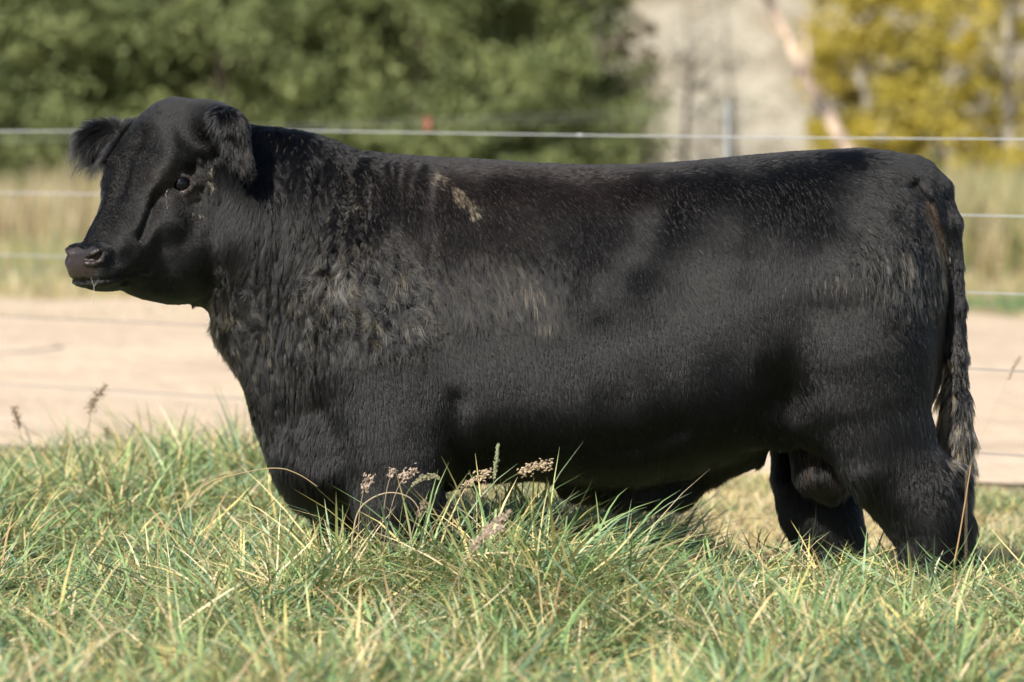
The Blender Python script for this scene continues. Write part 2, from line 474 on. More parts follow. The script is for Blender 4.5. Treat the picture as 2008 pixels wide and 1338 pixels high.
# --- eye sockets and lids, nostrils, mouth: placed on the near surface, then mirrored through the head's mid plane
def both(pts, **kw):
    chain(pts, **kw)
    m = []
    for p in pts:
        f, l, u = Hinv(p[0], p[1], p[2]); m.append((*H(f, -l, u), p[3]))
    chain(m, **kw)
ey = surfY(355, 358)
EC = (355.0, 360.0, ey + 0.0185); ER = 0.0280
f_, l_, u_ = Hinv(*EC)
EC2 = H(f_, -l_, u_)
ellipsoid(EC, (0.037, 0.023, 0.030), np.array([[.93, -.37, 0], [.37, .93, 0], [0, 0, 1]]), k=0.012, cut=True)
ellipsoid(EC2, (0.024, 0.022, 0.022), k=0.012, cut=True)
def onball(pts, rr, off):
    o = []
    for x_, y_ in pts:
        d2 = ((x_ - EC[0])**2 + (y_ - EC[1])**2) * S * S
        z_ = EC[2] - math.sqrt(max((ER + 0.0025)**2 - d2, 0.014**2)) + off
        o.append((x_, y_, z_, rr))
    return o
UPL = [(328, 371), (336, 358), (346, 349), (357, 345), (369, 347.5), (380, 355)]
LOL = [(328, 372), (338, 377), (350, 380), (362, 378.5), (372, 371), (380, 360)]
both(onball(UPL, 2.9, 0.0008), k=0.005, k_in=0.008)
both(onball(LOL, 2.6, 0.0005), k=0.005, k_in=0.008)
oc = onball([(381, 358)], 3.4, 0.001)[0]
for x_, y_ in ((394, 356), (392, 368), (384, 382)):
    both([oc, (x_, y_, surfY(x_, y_) + 0.006, 7.0)], k=0.012)
for (xa_, ya_), (x_, y_) in (((372, 372), (380, 386)), ((362, 379), (366, 392))):
    both([onball([(xa_, ya_)], 3.0, 0.002)[0], (x_, y_, surfY(x_, y_) + 0.007, 6.0)], k=0.012)
NP = []
for x_, y_, r_, o_ in ((172, 509, 5.5, 0.004), (181, 507, 8.0, 0.004), (190, 503, 8.0, 0.006), (197, 497, 6.0, 0.006)):
    yy = surfY(x_, y_)
    NP.append((x_, y_, (yy if yy is not None else -0.33) + o_, r_))
both(NP, k=0.008, k_in=0.004, cut=True)
chain([(x_, y_, z_ + 0.000, r_) for x_, y_, z_, r_ in ((168, 517, NP[0][2], 3.5), (184, 518, NP[1][2], 3.5), (199, 511, NP[2][2], 3.5), (205, 500, NP[3][2], 3.5))], k=0.012, k_in=0.006)
chain([(x_, y_, z_ + 0.001, r_) for x_, y_, z_, r_ in ((172, 500, NP[0][2], 3.5), (182, 497, NP[1][2], 4), (192, 491, NP[2][2], 4), (199, 487, NP[3][2], 3))], k=0.012, k_in=0.006)
MP = []
for x_, y_ in ((150, 548), (170, 550), (195, 548), (220, 546), (242, 541)):
    yy = surfY(x_, y_)
    if yy is not None: MP.append((x_, y_, yy + 0.001, 2.6))
if len(MP) > 1: both(MP, k=0.008, k_in=0.004, cut=True)

def surface_nets(F):
    ins = F < 0
    a = ins[:-1, :-1, :-1]
    cnt = np.zeros(a.shape, dtype=np.uint8)
    for i in (0, 1):
        for j in (0, 1):
            for k in (0, 1):
                cnt += ins[i:F.shape[0]-1+i, j:F.shape[1]-1+j, k:F.shape[2]-1+k]
    act = (cnt > 0) & (cnt < 8)
    I, J, K = np.nonzero(act)
    idx = np.full(a.shape, -1, dtype=np.int32); idx[I, J, K] = np.arange(len(I))
    acc = np.zeros((len(I), 3)); n = np.zeros(len(I))
    cor = [(i, j, k) for i in (0, 1) for j in (0, 1) for k in (0, 1)]
    val = {c: F[I + c[0], J + c[1], K + c[2]].astype(np.float64) for c in cor}
    for c in cor:
        for ax in range(3):
            if c[ax] == 0:
                e = list(c); e[ax] = 1; e = tuple(e)
                va, vb = val[c], val[e]
                m = (va < 0) != (vb < 0)
                t = np.where(m, va / np.where(m, va - vb, 1), 0)
                p = np.array(c, dtype=float)[None, :] + 0 * acc
                p[:, ax] += t
                acc += np.where(m[:, None], p, 0); n += m
    pos = acc / n[:, None] + np.stack([I, J, K], 1)
    quads = []
    for ax in range(3):
        s0 = [slice(None)] * 3; s1 = [slice(None)] * 3
        s0[ax] = slice(0, -1); s1[ax] = slice(1, None)
        A = ins[tuple(s0)]; B = ins[tuple(s1)]
        ch = A != B
        b, c = (ax + 1) % 3, (ax + 2) % 3
        ii = np.nonzero(ch); q = np.stack(ii, 1)
        ok = (q[:, b] > 0) & (q[:, c] > 0) & (q[:, b] < F.shape[b] - 1) & (q[:, c] < F.shape[c] - 1)
        q = q[ok]; inside0 = A[tuple(q.T)]
        def at(db, dc):
            r_ = q.copy(); r_[:, b] += db; r_[:, c] += dc
            return idx[r_[:, 0], r_[:, 1], r_[:, 2]]
        f = np.stack([at(-1, -1), at(0, -1), at(0, 0), at(-1, 0)], 1)
        f[~inside0] = f[~inside0][:, ::-1]
        quads.append(f)
    return pos, np.concatenate(quads)

pos, quads = surface_nets(F)
del F
# keep the largest connected piece (label propagation)
lab = np.arange(len(pos))
for _ in range(4000):
    m_ = lab[quads].min(1)
    new = lab.copy()
    np.minimum.at(new, quads.ravel(), np.repeat(m_, 4))
    new = new[new]
    new = new[new]
    if (new == lab).all(): break
    lab = new
u_, c_ = np.unique(lab, return_counts=True)
keep = lab == u_[c_.argmax()]
print('pieces', len(u_), 'kept', keep.sum(), 'of', len(keep))
remap = np.cumsum(keep) - 1
quads = remap[quads[keep[quads].all(1)]]
pos = pos[keep]
# light smoothing
e = np.concatenate([quads[:, [0, 1]], quads[:, [1, 2]], quads[:, [2, 3]], quads[:, [3, 0]]])
for it in range(4):
    acc = np.zeros_like(pos); n_ = np.zeros(len(pos))
    for c in range(3):
        acc[:, c] = np.bincount(e[:, 0], pos[e[:, 1], c], len(pos)) + np.bincount(e[:, 1], pos[e[:, 0], c], len(pos))
    n_ = np.bincount(e[:, 0], minlength=len(pos)) + np.bincount(e[:, 1], minlength=len(pos))
    lam = 0.5 if it % 2 == 0 else -0.45
    pos = pos + lam * (acc / n_[:, None] - pos)
BPX = gx0 + pos[:, 0] * GP; BPY = gy0 + pos[:, 1] * GP; BY = gz0 + pos[:, 2] * GP * S
BW = P(BPX, BPY, BY)

def vnormals(v, q):
    fn = np.cross(v[q[:, 2]] - v[q[:, 0]], v[q[:, 3]] - v[q[:, 1]])
    n = np.zeros_like(v)
    for c in range(3):
        for i in range(4):
            n[:, c] += np.bincount(q[:, i], fn[:, c], len(v))
    return n / (np.linalg.norm(n, axis=1)[:, None] + 1e-12), np.linalg.norm(fn, axis=1) * 0.5
BN, QA = vnormals(BW, quads)
print('body', len(BW), 'verts', round(time.time() - T0, 1), 's; outward?', (BN[:, 2] * (BW[:, 2] - 0.8)).mean() > 0)
# ------------------------------------------------------------------ bull: skin, coat, eyes
bull = empty('bull', (0.3, 0.0, 0.0))
props(bull, 'stocky black bull standing side-on in the long grass', 'bull')

def gauss2(cx, cy, sx, sy, px, py, rot=0):
    c, s_ = math.cos(math.radians(rot)), math.sin(math.radians(rot))
    u = ((px - cx) * c + (py - cy) * s_) / sx; w = (-(px - cx) * s_ + (py - cy) * c) / sy
    return np.exp(-(u * u + w * w))
def blobm(cx, cy, sx, sy, px, py, rot=0):
    return np.clip(1.6 * gauss2(cx, cy, sx, sy, px, py, rot), 0, 1)

def regions(px, py, Y, n):
    """masks over the hide at photograph positions"""
    r = {}
    near = sstep(0.05, -0.03, Y) * 1.0
    edge = 487 + 3 * np.sin(px / 5.0)
    r['pad'] = (px < 203) * (py > edge) * (py < 549) * sstep(203, 190, px + np.maximum(0, py - 520) * 0.6 - np.maximum(0, 520 - py) * 0.12)
    r['eye'] = np.clip(2.2 * gauss2(356, 362, 28, 18, px, py, -14) - 0.5, 0, 1)
    r['ball'] = np.clip(3 * gauss2(EC[0], EC[1], 15, 11, px, py, -14) - 0.6, 0, 1)
    r['scrot'] = ((px > 1560) & (px < 1690) & (py > 868) & (py < 975) & (np.abs(Y + 0.03) < 0.085)) * 1.0
    r['anal'] = np.clip(1.8 * np.maximum.reduce([gauss2(1822, 415, 10, 24, px, py, -18), gauss2(1838, 465, 10, 34, px, py, -14), gauss2(1848, 520, 7, 30, px, py, -6)]) - .2, 0, 1)
    r['bellyskin'] = blobm(1120, 950, 70, 14, px, py, 8) * sstep(0.0, -0.25, Y) * 0
    r['near'] = near
    return r

RV = regions(BPX, BPY, BY, BN)
tint = np.tile(np.array((0.0075, 0.0065, 0.006)), (len(BW), 1))
def lay(mask, c):
    global tint
    tint = tint * (1 - mask[:, None]) + np.array(c)[None, :] * mask[:, None]
nz_ = fbm(BPX / 6, BPY / 6, BY * 100, 3)
lay(RV['eye'] * 0.8, (0.022, 0.015, 0.013))
lay(RV['scrot'], (0.030, 0.019, 0.016))
lay(RV['anal'], (0.060, 0.038, 0.024))
pad = RV['pad']
lay(pad * (0.45 + 0.55 * nz_), (0.032, 0.0235, 0.0215))
lay(blobm(150, 492, 22, 6, BPX, BPY) * 0.5, (0.05, 0.045, 0.05))
inn = blobm(186, 504, 13, 5.5, BPX, BPY, -18) * (BY > -0.33 - 10)
body_o = None
wet = np.clip(pad + RV['scrot'] * 0.2 + blobm(356, 372, 26, 10, BPX, BPY) * 0.3, 0, 1)

m, n, l, b = mat_new('hide'); hide = m
at = N(n, 'ShaderNodeAttribute', attribute_name='tint'); aw = N(n, 'ShaderNodeAttribute', attribute_name='wet')
l.new(at.outputs['Color'], b.inputs['Base Color'])
mr = n.new('ShaderNodeMapRange'); mr.inputs['To Min'].default_value = 0.75; mr.inputs['To Max'].default_value = 0.24
l.new(aw.outputs['Fac'], mr.inputs['Value']); l.new(mr.outputs[0], b.inputs['Roughness'])
b.inputs['Specular IOR Level'].default_value = 0.4
tcn = n.new('ShaderNodeTexCoord'); vo = N(n, 'ShaderNodeTexVoronoi'); vo.inputs['Scale'].default_value = 230
bp = n.new('ShaderNodeBump'); bp.inputs['Strength'].default_value = 0.8; bp.inputs['Distance'].default_value = 0.002
l.new(tcn.outputs['Object'], vo.inputs['Vector']); l.new(vo.outputs['Distance'], bp.inputs['Height']); l.new(bp.outputs[0], b.inputs['Normal'])

body = np_mesh('body', BW, quads, hide, bull, color=tint)
wa = body.data.attributes.new('wet', 'FLOAT', 'POINT'); wa.data.foreach_set('value', wet.astype(np.float32))

# --- hair roots
def coat_points(count_near, seed):
    rng = np.random.default_rng(seed)
    fc = BW[quads].mean(1); fnm = BN[quads].mean(1)
    view = np.array((0, -DIST, CAMZ)) - fc; view /= np.linalg.norm(view, axis=1)[:, None]
    facing = (fnm * view).sum(1)
    q2 = BPX[quads].mean(1); q3 = BPY[quads].mean(1)
    w = QA * np.where(facing > -0.35, 1.0, 0.22)
    w = w * np.where(q2 < 520, 1.9, 1.0)                # finer coat on the head
    w = w * np.where(q3 > 1090, 0.3, 1.0)
    p = w / w.sum()
    f = rng.choice(len(quads), size=count_near, p=p)
    u = rng.random(count_near)[:, None]; v = rng.random(count_near)[:, None]
    def bl(A):
        A = A if A.ndim > 1 else A[:, None]
        q = quads[f]
        return (A[q[:, 0]] * (1 - u) + A[q[:, 1]] * u) * (1 - v) + (A[q[:, 3]] * (1 - u) + A[q[:, 2]] * u) * v
    pos = bl(BW); nn = bl(BN); nn /= np.linalg.norm(nn, axis=1)[:, None] + 1e-9
    return pos, nn, bl(BPX)[:, 0], bl(BPY)[:, 0], bl(BY)[:, 0], rng

def build_coat(name, count, seed):
    pos, nn, px, py, Y, rng = coat_points(count, seed)
    ear1 = ((px < 256) & (py < 350) & (px < 258 - np.maximum(0, py - 245) * 0.72)).astype(float)      # far ear
    ear2 = ((Y < -0.235) & (px > 415) & (px < 530) & (py < 365) & (py > 205)).astype(float)            # near ear
    tail = ((px > np.where(py > 720, 1840, np.where(py > 560, 1858, 1848))) & (py > 480) & (np.abs(Y + 0.055) < 0.055)).astype(float)
    R = regions(px, py, Y, nn)
    face = sstep(455, 370, px + (noise3(px / 25, py / 25, 2.2) - .5) * 30) * sstep(625, 600, py)
    hind = ((px > 1480) & (py > 860)).astype(float) * (1 - tail)
    # ---- length
    L = np.full(len(px), 0.017)
    def setl(mask, val):
        nonlocal L
        L = L * (1 - mask) + val * mask
    setl(sstep(760, 560, px), 0.024)
    setl(sstep(840, 960, py) * sstep(900, 800, px), 0.027)
    setl(sstep(880, 940, py) * sstep(880, 960, px) * sstep(1500, 1400, px), 0.026)
    setl(sstep(1680, 1800, px) * sstep(420, 330, py), 0.024)
    setl(hind, 0.024)
    setl(hind * sstep(1800, 1880, px) * sstep(820, 900, py), 0.042)
    setl(blobm(1760, 850, 60, 40, px, py), 0.040)
    setl(sstep(1790, 1830, px) * sstep(640, 720, py) * (1 - tail) * sstep(900, 860, py), 0.038)
    setl(face, 0.0065)
    setl(face * blobm(360, 560, 70, 45, px, py), 0.014)
    setl(face * blobm(375, 200, 70, 22, px, py), 0.016)
    setl(face * sstep(380, 420, px) * sstep(230, 300, py), 0.018)
    setl(sstep(390, 430, px) * sstep(560, 540, px) * sstep(300, 250, py) * (1 - face), 0.024)
    setl(ear1, 0.027); setl(ear2, 0.019)
    setl(tail, 0.022); setl(tail * sstep(700, 800, py), 0.045)
    # ---- flow in the picture plane (x right, y down)
    fx = np.full(len(px), 0.30); fy = np.full(len(px), 1.0)
    def flow(mask, a, b_):
        nonlocal fx, fy
        fx = fx * (1 - mask) + a * mask; fy = fy * (1 - mask) + b_ * mask
    flow(sstep(380, 320, py) * sstep(560, 700, px), 0.9, 0.6)
    flow(sstep(1500, 1650, px) * sstep(700, 500, py), 0.55, 1.0)
    flow(sstep(1550, 1400, px) * sstep(760, 900, py), 0.15, 1.0)
    flow(sstep(760, 560, px), -0.05, 1.0)
    flow(face, 0.60, 0.55)
    flow(face * sstep(330, 250, py), 0.55, -0.5)
    flow(face * sstep(470, 560, py), 0.8, 0.5)
    flow(hind, 0.25, 1.0)
    flow(hind * sstep(1800, 1870, px), 0.7, 0.8)
    d1 = np.hypot(px - 215, py - 275) + 1e-3
    flow(ear1, (px - 225) / d1 - 0.2, (py - 265) / d1 + 0.25)
    flow(ear2, 0.15 + (px - 462) / 70, 1.0)
    flow(tail, 0.03, 1.0)
    ang = (fbm(px / 70, py / 70, Y * 6 + 9, 2) - 0.5) * 1.0
    # wavy, damp regions
    W = np.maximum.reduce([blobm(660, 560, 75, 90, px, py), blobm(770, 590, 75, 75, px, py), blobm(700, 640, 90, 40, px, py),
                           0.75 * blobm(950, 560, 120, 62, px, py), 0.7 * blobm(1060, 570, 60, 70, px, py),
                           0.9 * blobm(470, 610, 55, 75, px, py), 0.65 * blobm(1760, 540, 90, 70, px, py), 0.5 * blobm(1640, 548, 60, 30, px, py),
                           0.6 * blobm(560, 520, 50, 190, px, py), 0.5 * blobm(610, 340, 90, 60, px, py), 0.7 * tail * sstep(640, 760, py),
                           0.5 * blobm(1830, 950, 60, 50, px, py), 0.6 * blobm(530, 760, 45, 110, px, py), 0.55 * blobm(410, 345, 16, 40, px, py), 0.5 * blobm(385, 425, 30, 20, px, py)])
    W = W * (1 - ear1) * (1 - ear2)
    curl = np.maximum.reduce([blobm(665, 560, 60, 95, px, py, 15), blobm(770, 595, 75, 68, px, py), 0.8 * blobm(470, 600, 50, 60, px, py), 0.5 * blobm(690, 420, 30, 60, px, py)])
    setl(np.clip(W * 1.3, 0, 1) * (1 - tail) * (1 - hind) * (1 - face), 0.046)
    ang = ang * (1 + 0.5 * W) + curl * (noise3(px / 26, py / 26, 3.3) - 0.5) * 3.2
    ang = ang - 0.35 * blobm(780, 590, 80, 80, px, py)
    ca, sa = np.cos(ang), np.sin(ang)
    fx, fy = fx * ca - fy * sa, fx * sa + fy * ca
    # ---- clumps: every hair is pulled to the hair of its cell
    fl = np.hypot(fx, fy) + 1e-6; ux, uy = fx / fl, fy / fl
    from mathutils.kdtree import KDTree
    nn_ = len(px)
    dens = np.clip(0.120 * (1 + 0 * px) - 0.068 * np.clip(W, 0, 1) - 0.022 * curl - 0.045 * sstep(780, 700, px) * (px > 450), 0.03, 1)
    gi = np.nonzero(rng.random(nn_) < dens)[0]
    jit = 0.0
    qx = px; qy = py * 0.5; qz = Y * 300
    kd = KDTree(len(gi))
    for j_, g_i in enumerate(gi): kd.insert((qx[g_i], qy[g_i], qz[g_i]), j_)
    kd.balance()
    qs = np.stack([qx, qy, qz], 1).tolist(); fnd = kd.find
    inv = np.fromiter((fnd(q_)[1] for q_ in qs), dtype=np.int64, count=nn_)
    cen = pos[gi][inv]
    rk = rng.random((len(gi), 4))[inv]
    # ---- 3-D tangent frame
    d = np.stack([fx, np.zeros_like(fx), -fy], 1)
    d -= (d * nn).sum(1)[:, None] * nn
    d /= np.linalg.norm(d, axis=1)[:, None] + 1e-6
    side_ = np.cross(nn, d)
    d = d + side_ * ((rng.random(len(px)) - .5) * 0.30 + (rk[:, 0] - .5) * (0.30 + 0.5 * W))[:, None]
    lift = 0.20 + rng.random(len(px)) * 0.18 + 0.10 * W + 0.35 * ear1 + 0.05 * ear2 + 0.35 * (face * blobm(375, 200, 70, 22, px, py))
    lift = lift + 0.15 * hind + 0.12 * face + 0.12 * sstep(560, 760, py) * (1 - hind)
    L = L * (1 + (ear1 + ear2) * (rk[:, 3] - 0.45) * 1.1)
    L = L * (0.65 + 0.6 * rng.random(len(px))) * (0.85 + 0.3 * rk[:, 1])
    NPT = 6
    cdist = np.linalg.norm(cen - pos, axis=1)
    ridge = W * 0.0050 * np.clip(1 - cdist / 0.010, 0, 1)
    t = np.linspace(0, 1, NPT)
    keep = (rng.random(len(px)) > np.clip(np.maximum.reduce([R['pad'] * 1.1, R['ball'], R['scrot'] * 0.75, R['anal'] * 0.85, R['eye'] * 0.85]), 0, 1))
    keep &= ~((px < 212) & (py > 486) & (py < 523) & (px > 160) & (blobm(184, 504, 22, 11, px, py, -15) > 0.5))
    pts = np.empty((len(px), NPT, 3))
    cst = np.clip(0.30 + 0.75 * W + 0.35 * (px < 760) + 0.3 * tail + 0.2 * ear2 + 0.2 * ear1 + 0.2 * hind, 0, 0.9) * (1 - 0.85 * face)
    wl = 0.8 + 0.6 * rk[:, 2]
    ph = rk[:, 3] * 6.283
    for i, tt in enumerate(t):
        along = L * tt
        bendn = lift * L * (tt - 0.28 * tt * tt)
        wav = (W * 0.0045 + curl * 0.005) * (np.sin(6.283 * (tt * wl) + ph) - np.sin(ph)) * (tt > 0) + curl * 0.012 * tt * tt * np.sign(rk[:, 0] - .5)
        p = pos + d * along[:, None] + nn * (bendn + 0.0004 + 1.3 * ridge * tt)[:, None] + side_ * wav[:, None]
        # pull to the clump centre line
        pull = (cst * np.where(W > 0.2, tt**0.55, tt))[:, None] * (cen - pos)
        pull -= (pull * nn).sum(1)[:, None] * nn * 0.7
        pts[:, i] = p + pull * 0.95
    # gravity on long hair
    g = (sstep(0.02, 0.045, L) * L * 0.35)[:, None] * (t**2)[None, :]
    pts[:, :, 2] -= g
    # ---- colour
    base = np.tile(np.array((0.0032, 0.0033, 0.0037)), (len(px), 1))
    def tintm(mk, c):
        nonlocal base
        base = base * (1 - mk[:, None]) + np.array(c)[None, :] * mk[:, None]
    tintm(0.8 * blobm(1060, 365, 240, 45, px, py) , (0.013, 0.0085, 0.007))
    tintm(0.4 * blobm(900, 400, 260, 120, px, py), (0.010, 0.0075, 0.0062))
    tintm(np.clip(ear2 * (rk[:, 2] > 0.80) * (px > 455), 0, 1) * 0.8, (0.028, 0.011, 0.008))
    tintm(ear1 * (rk[:, 2] > 0.8) * 0.8, (0.022, 0.012, 0.009))
    tintm(ear2 * 0.6, (0.002, 0.002, 0.002))
    tintm(R['anal'], (0.07, 0.04, 0.02))
    tintm(blobm(340, 203, 14, 6, px, py) * 0.6 * (rk[:, 2] > .5), (0.035, 0.02, 0.009))
    tintm(blobm(232, 378, 26, 10, px, py, -30) * 0.6, (0.022, 0.013, 0.007))
    tintm(face * 0.9, (0.0075, 0.0075, 0.0078))
    tintm(face * blobm(345, 362, 45, 30, px, py) * 0.6, (0.020, 0.015, 0.013))
    base = base * (0.4 + 1.2 * rng.random((len(px), 1)))
    col = np.repeat(base[:, None, :], NPT, 1)
    # dusty tips in the wavy places; bright lock edges put into the colour too
    rr = rng.random(len(px))
    Wd = np.clip(np.maximum.reduce([curl, 0.9 * blobm(780, 610, 70, 60, px, py), 0.34 * blobm(980, 560, 120, 60, px, py), 0.8 * blobm(1770, 530, 80, 60, px, py), 0.9 * tail * sstep(560, 740, py), 0.4 * blobm(560, 640, 50, 120, px, py), 0.5 * blobm(1850, 930, 40, 40, px, py)]), 0, 1)
    dust_glint = Wd * (1 - face) * (rk[:, 1] > 0.72 - 0.14 * curl) * (rr < 0.5) * 0.9
    dc = np.where((rk[:, 2] > 0.62)[:, None], np.array((0.260, 0.195, 0.105)), np.array((0.150, 0.138, 0.112)))
    tipw = np.clip((t - 0.25) / 0.5, 0, 1)
    col = col * (1 - (dust_glint[:, None] * tipw[None, :])[:, :, None]) + dc[:, None, :] * (dust_glint[:, None] * tipw[None, :])[:, :, None]
    straw = [(862, 355, 22, 13, 20, .8), (900, 385, 30, 13, 42, 1), (930, 412, 15, 16, 30, .8), (1040, 565, 26, 22, 20, .65), (1072, 620, 18, 9, 0, .75), (1640, 545, 46, 12, -8, .6),
             (1700, 552, 40, 12, 0, .3), (1762, 500, 26, 22, 45, .6), (1776, 520, 14, 10, 0, .7), (1800, 555, 35, 60, 0, .25), (412, 332, 8, 6, 0, .9), (408, 355, 8, 10, 0, .5), (384, 420, 20, 6, -6, .7),
             (668, 520, 12, 12, 0, .6), (760, 560, 60, 50, 0, .25), (450, 590, 45, 45, 0, .35), (300, 265, 6, 9, 20, .5), (1860, 500, 4, 20, 0, .7), (1862, 780, 14, 100, 0, .8), (1856, 880, 14, 45, 0, .9), (1874, 850, 36, 60, 0, .6), (1872, 700, 12, 70, 0, .3),
             (1590, 940, 90, 60, 0, .05), (640, 332, 8, 14, 0, .2), (390, 480, 25, 40, 60, .10)]
    fine = noise3(px / 4.0, py / 11.0, 5.0)
    for cx_, cy_, sx_, sy_, ro, am in straw:
        g_ = blobm(cx_, cy_, sx_, sy_, px, py, ro) * am
        on = ((g_ * 1.15 > 0.14 + 0.85 * rk[:, 0] + 0.55 * fine) & (g_ > 0.04)).astype(float)
        w_ = (on[:, None] * np.clip((t - 0.1) / 0.3, 0, 1)[None, :])[:, :, None]
        sc = np.array((0.40, 0.28, 0.155)) * (0.25 + 0.75 * rk[:, 3])[:, None]
        col = col * (1 - w_) + sc[:, None, :] * w_
    # odd specks of chaff
    sp = (rr > 0.9993).astype(float)[:, None, None] * (px > 430)[:, None, None]
    col = col * (1 - sp) + np.array((0.4, 0.34, 0.24)) * sp
    pts = pts[keep]; col = col[keep]; k_ = len(pts)
    rad = np.where(face[keep] > 0.5, 0.00042, 0.00056)[:, None] * (1 - 0.72 * t**1.5)[None, :]
    hc = bpy.data.hair_curves.new(name)
    hc.add_curves([NPT] * k_)
    off = np.array(bull.location)
    hc.attributes['position'].data.foreach_set('vector', (pts - 0).astype(np.float32).ravel())
    ra = hc.attributes.get('radius') or hc.attributes.new('radius', 'FLOAT', 'POINT')
    ra.data.foreach_set('value', rad.astype(np.float32).ravel())
    gl = hc.attributes.new('gloss', 'FLOAT', 'POINT')
    gl.data.foreach_set('value', np.repeat((0.29 + 0.05 * face[keep] - 0.11 * Wd[keep])[:, None], NPT, 1).astype(np.float32).ravel())
    ca_ = hc.attributes.new('tint', 'FLOAT_COLOR', 'POINT')
    c4 = np.ones((k_, NPT, 4), dtype=np.float32); c4[:, :, :3] = col
    ca_.data.foreach_set('color', c4.ravel())
    return link(name, hc, bull)

hm, n, l, b = mat_new('coat_hair')
n.remove(b)
hb = n.new('ShaderNodeBsdfHairPrincipled'); hb.model = 'CHIANG'; hb.parametrization = 'COLOR'
at = N(n, 'ShaderNodeAttribute', attribute_name='tint')
l.new(at.outputs['Color'], hb.inputs['Color'])
ar = N(n, 'ShaderNodeAttribute', attribute_name='gloss'); l.new(ar.outputs['Fac'], hb.inputs['Roughness'])
hb.inputs['Radial Roughness'].default_value = 0.5
hb.inputs['IOR'].default_value = 1.43
l.new(hb.outputs[0], n['Material Output'].inputs['Surface'])
coat = build_coat('coat', HAIRS, 21)
coat.data.materials.append(hm)
print('coat', round(time.time() - T0, 1))

# --- eyes
em, n, l, b = mat_new('eyeball')
b.inputs['Base Color'].default_value = (0.002, 0.002, 0.005, 1); b.inputs['Roughness'].default_value = 0.04
b.inputs['Specular IOR Level'].default_value = 0.40
tc = n.new('ShaderNodeTexCoord'); 
import bmesh
def ball(name, c, r, mat, parent, sx=1.0):
    bm = bmesh.new(); bmesh.ops.create_uvsphere(bm, u_segments=64, v_segments=40, radius=r)
    me = bpy.data.meshes.new(name); bm.to_mesh(me); bm.free()
    for p in me.polygons: p.use_smooth = True
    o = link(name, me, parent, mat)
    o.location = Vector(c)
    return o
eye_o = ball('eye', V(*EC), ER, em, bull); ball('eye', V(*EC2), ER, em, bull)
rimm, n, l, b = mat_new('wet_lid'); b.inputs['Base Color'].default_value = (0.20, 0.15, 0.145, 1); b.inputs['Roughness'].default_value = 0.12
cornm, n, l, b = mat_new('eye_corner'); b.inputs['Base Color'].default_value = (0.10, 0.018, 0.014, 1); b.inputs['Roughness'].default_value = 0.15

def tube(name, pts, rads, mat, parent=None, seg=8):
    """round tube through world points"""
    pts = np.array(pts, dtype=float); nP = len(pts)
    rads = np.full(nP, rads) if np.isscalar(rads) else np.array(rads)
    tg = np.gradient(pts, axis=0); tg /= np.linalg.norm(tg, axis=1)[:, None] + 1e-12
    ref = np.array((0.3, 1, 0.2)) if abs(tg[0][1]) < 0.8 else np.array((1, 0, 0.0))
    a = np.cross(tg, ref); a /= np.linalg.norm(a, axis=1)[:, None]; b2 = np.cross(tg, a)
    th = np.linspace(0, 2 * np.pi, seg, endpoint=False)
    vs = pts[:, None, :] + rads[:, None, None] * (np.cos(th)[None, :, None] * a[:, None, :] + np.sin(th)[None, :, None] * b2[:, None, :])
    vs = vs.reshape(-1, 3)
    fs = [(i * seg + j, i * seg + (j + 1) % seg, (i + 1) * seg + (j + 1) % seg, (i + 1) * seg + j) for i in range(nP - 1) for j in range(seg)]
    o = np_mesh(name, vs, np.array(fs), mat, parent)
    return o

dm, n, l, b = mat_new('clear_liquid')
b.inputs['Base Color'].default_value = (1, 1, 1, 1); b.inputs['Roughness'].default_value = 0.05
b.inputs['Transmission Weight'].default_value = 0.9; b.inputs['IOR'].default_value = 1.4
yd = NP[1][2] + 0.02
tube('drool', [P(x_, y_, yd) for x_, y_ in ((177, 540), (180, 551), (184, 561), (184, 570), (182.5, 578), (183.5, 588), (183, 599))], [.0008, .0007, .0013, .0009, .0012, .0005, .0008], dm, bull)
tube('drool', [P(x_, y_, yd) for x_, y_ in ((194, 545), (190, 553), (185, 562))], [.0005, .0005, .0007], dm, bull)
def wetpts(ps):
    o = []
    for x_, y_ in ps:
        j = np.argmin((BPX - x_)**2 + (BPY - y_)**2 + (BY > 0) * 1e6 + (BY + 0.3) * 20); o.append(P(x_, y_, BY[j] - 0.003))
    return o
tube('eyelid_rim', [P(*q_[:3]) for q_ in onball([(339, 373.5), (349, 376.5), (361, 375.5), (370, 369), (375.5, 361)], 1, -0.0006)], [.0004, .0011, .0013, .0011, .0004], rimm, bull)
tube('eye_corner', [P(*q_[:3]) for q_ in onball([(334, 370), (339, 366), (342, 361)], 1, 0.0012)], [.0015, .0035, .0012], cornm, bull)
tube('tear', wetpts([(331, 371), (327, 375), (325, 381), (326, 392), (328, 405), (329, 409)]), [.0006, .0013, .0006, .0004, .0004, .0009], dm, bull)
# ------------------------------------------------------------------ ground, road, hill
soil = noise_material('soil', [(0.3, (0.10, 0.075, 0.045)), (0.55, (0.20, 0.155, 0.095)), (0.75, (0.30, 0.25, 0.16))], 3.0, bump=0.6, bscale=12)
dirt = noise_material('dirt_road', [(0.25, (0.48, 0.37, 0.265)), (0.5, (0.60, 0.475, 0.35)), (0.8, (0.68, 0.56, 0.43))], 0.9, stretch=(0.6, 1.2, 1), bump=0.8, bscale=7)
dryland = noise_material('dry_field', [(0.3, (0.26, 0.20, 0.11)), (0.5, (0.38, 0.31, 0.18)), (0.75, (0.24, 0.26, 0.10))], 0.35, bump=0.5, bscale=2)
earth = noise_material('bare_earth', [(0.25, (0.20, 0.165, 0.115)), (0.45, (0.32, 0.28, 0.205)), (0.58, (0.42, 0.38, 0.30)), (0.72, (0.27, 0.26, 0.165))], 0.55, stretch=(1.3, 1, 0.5), bump=1.0, bscale=1.4)

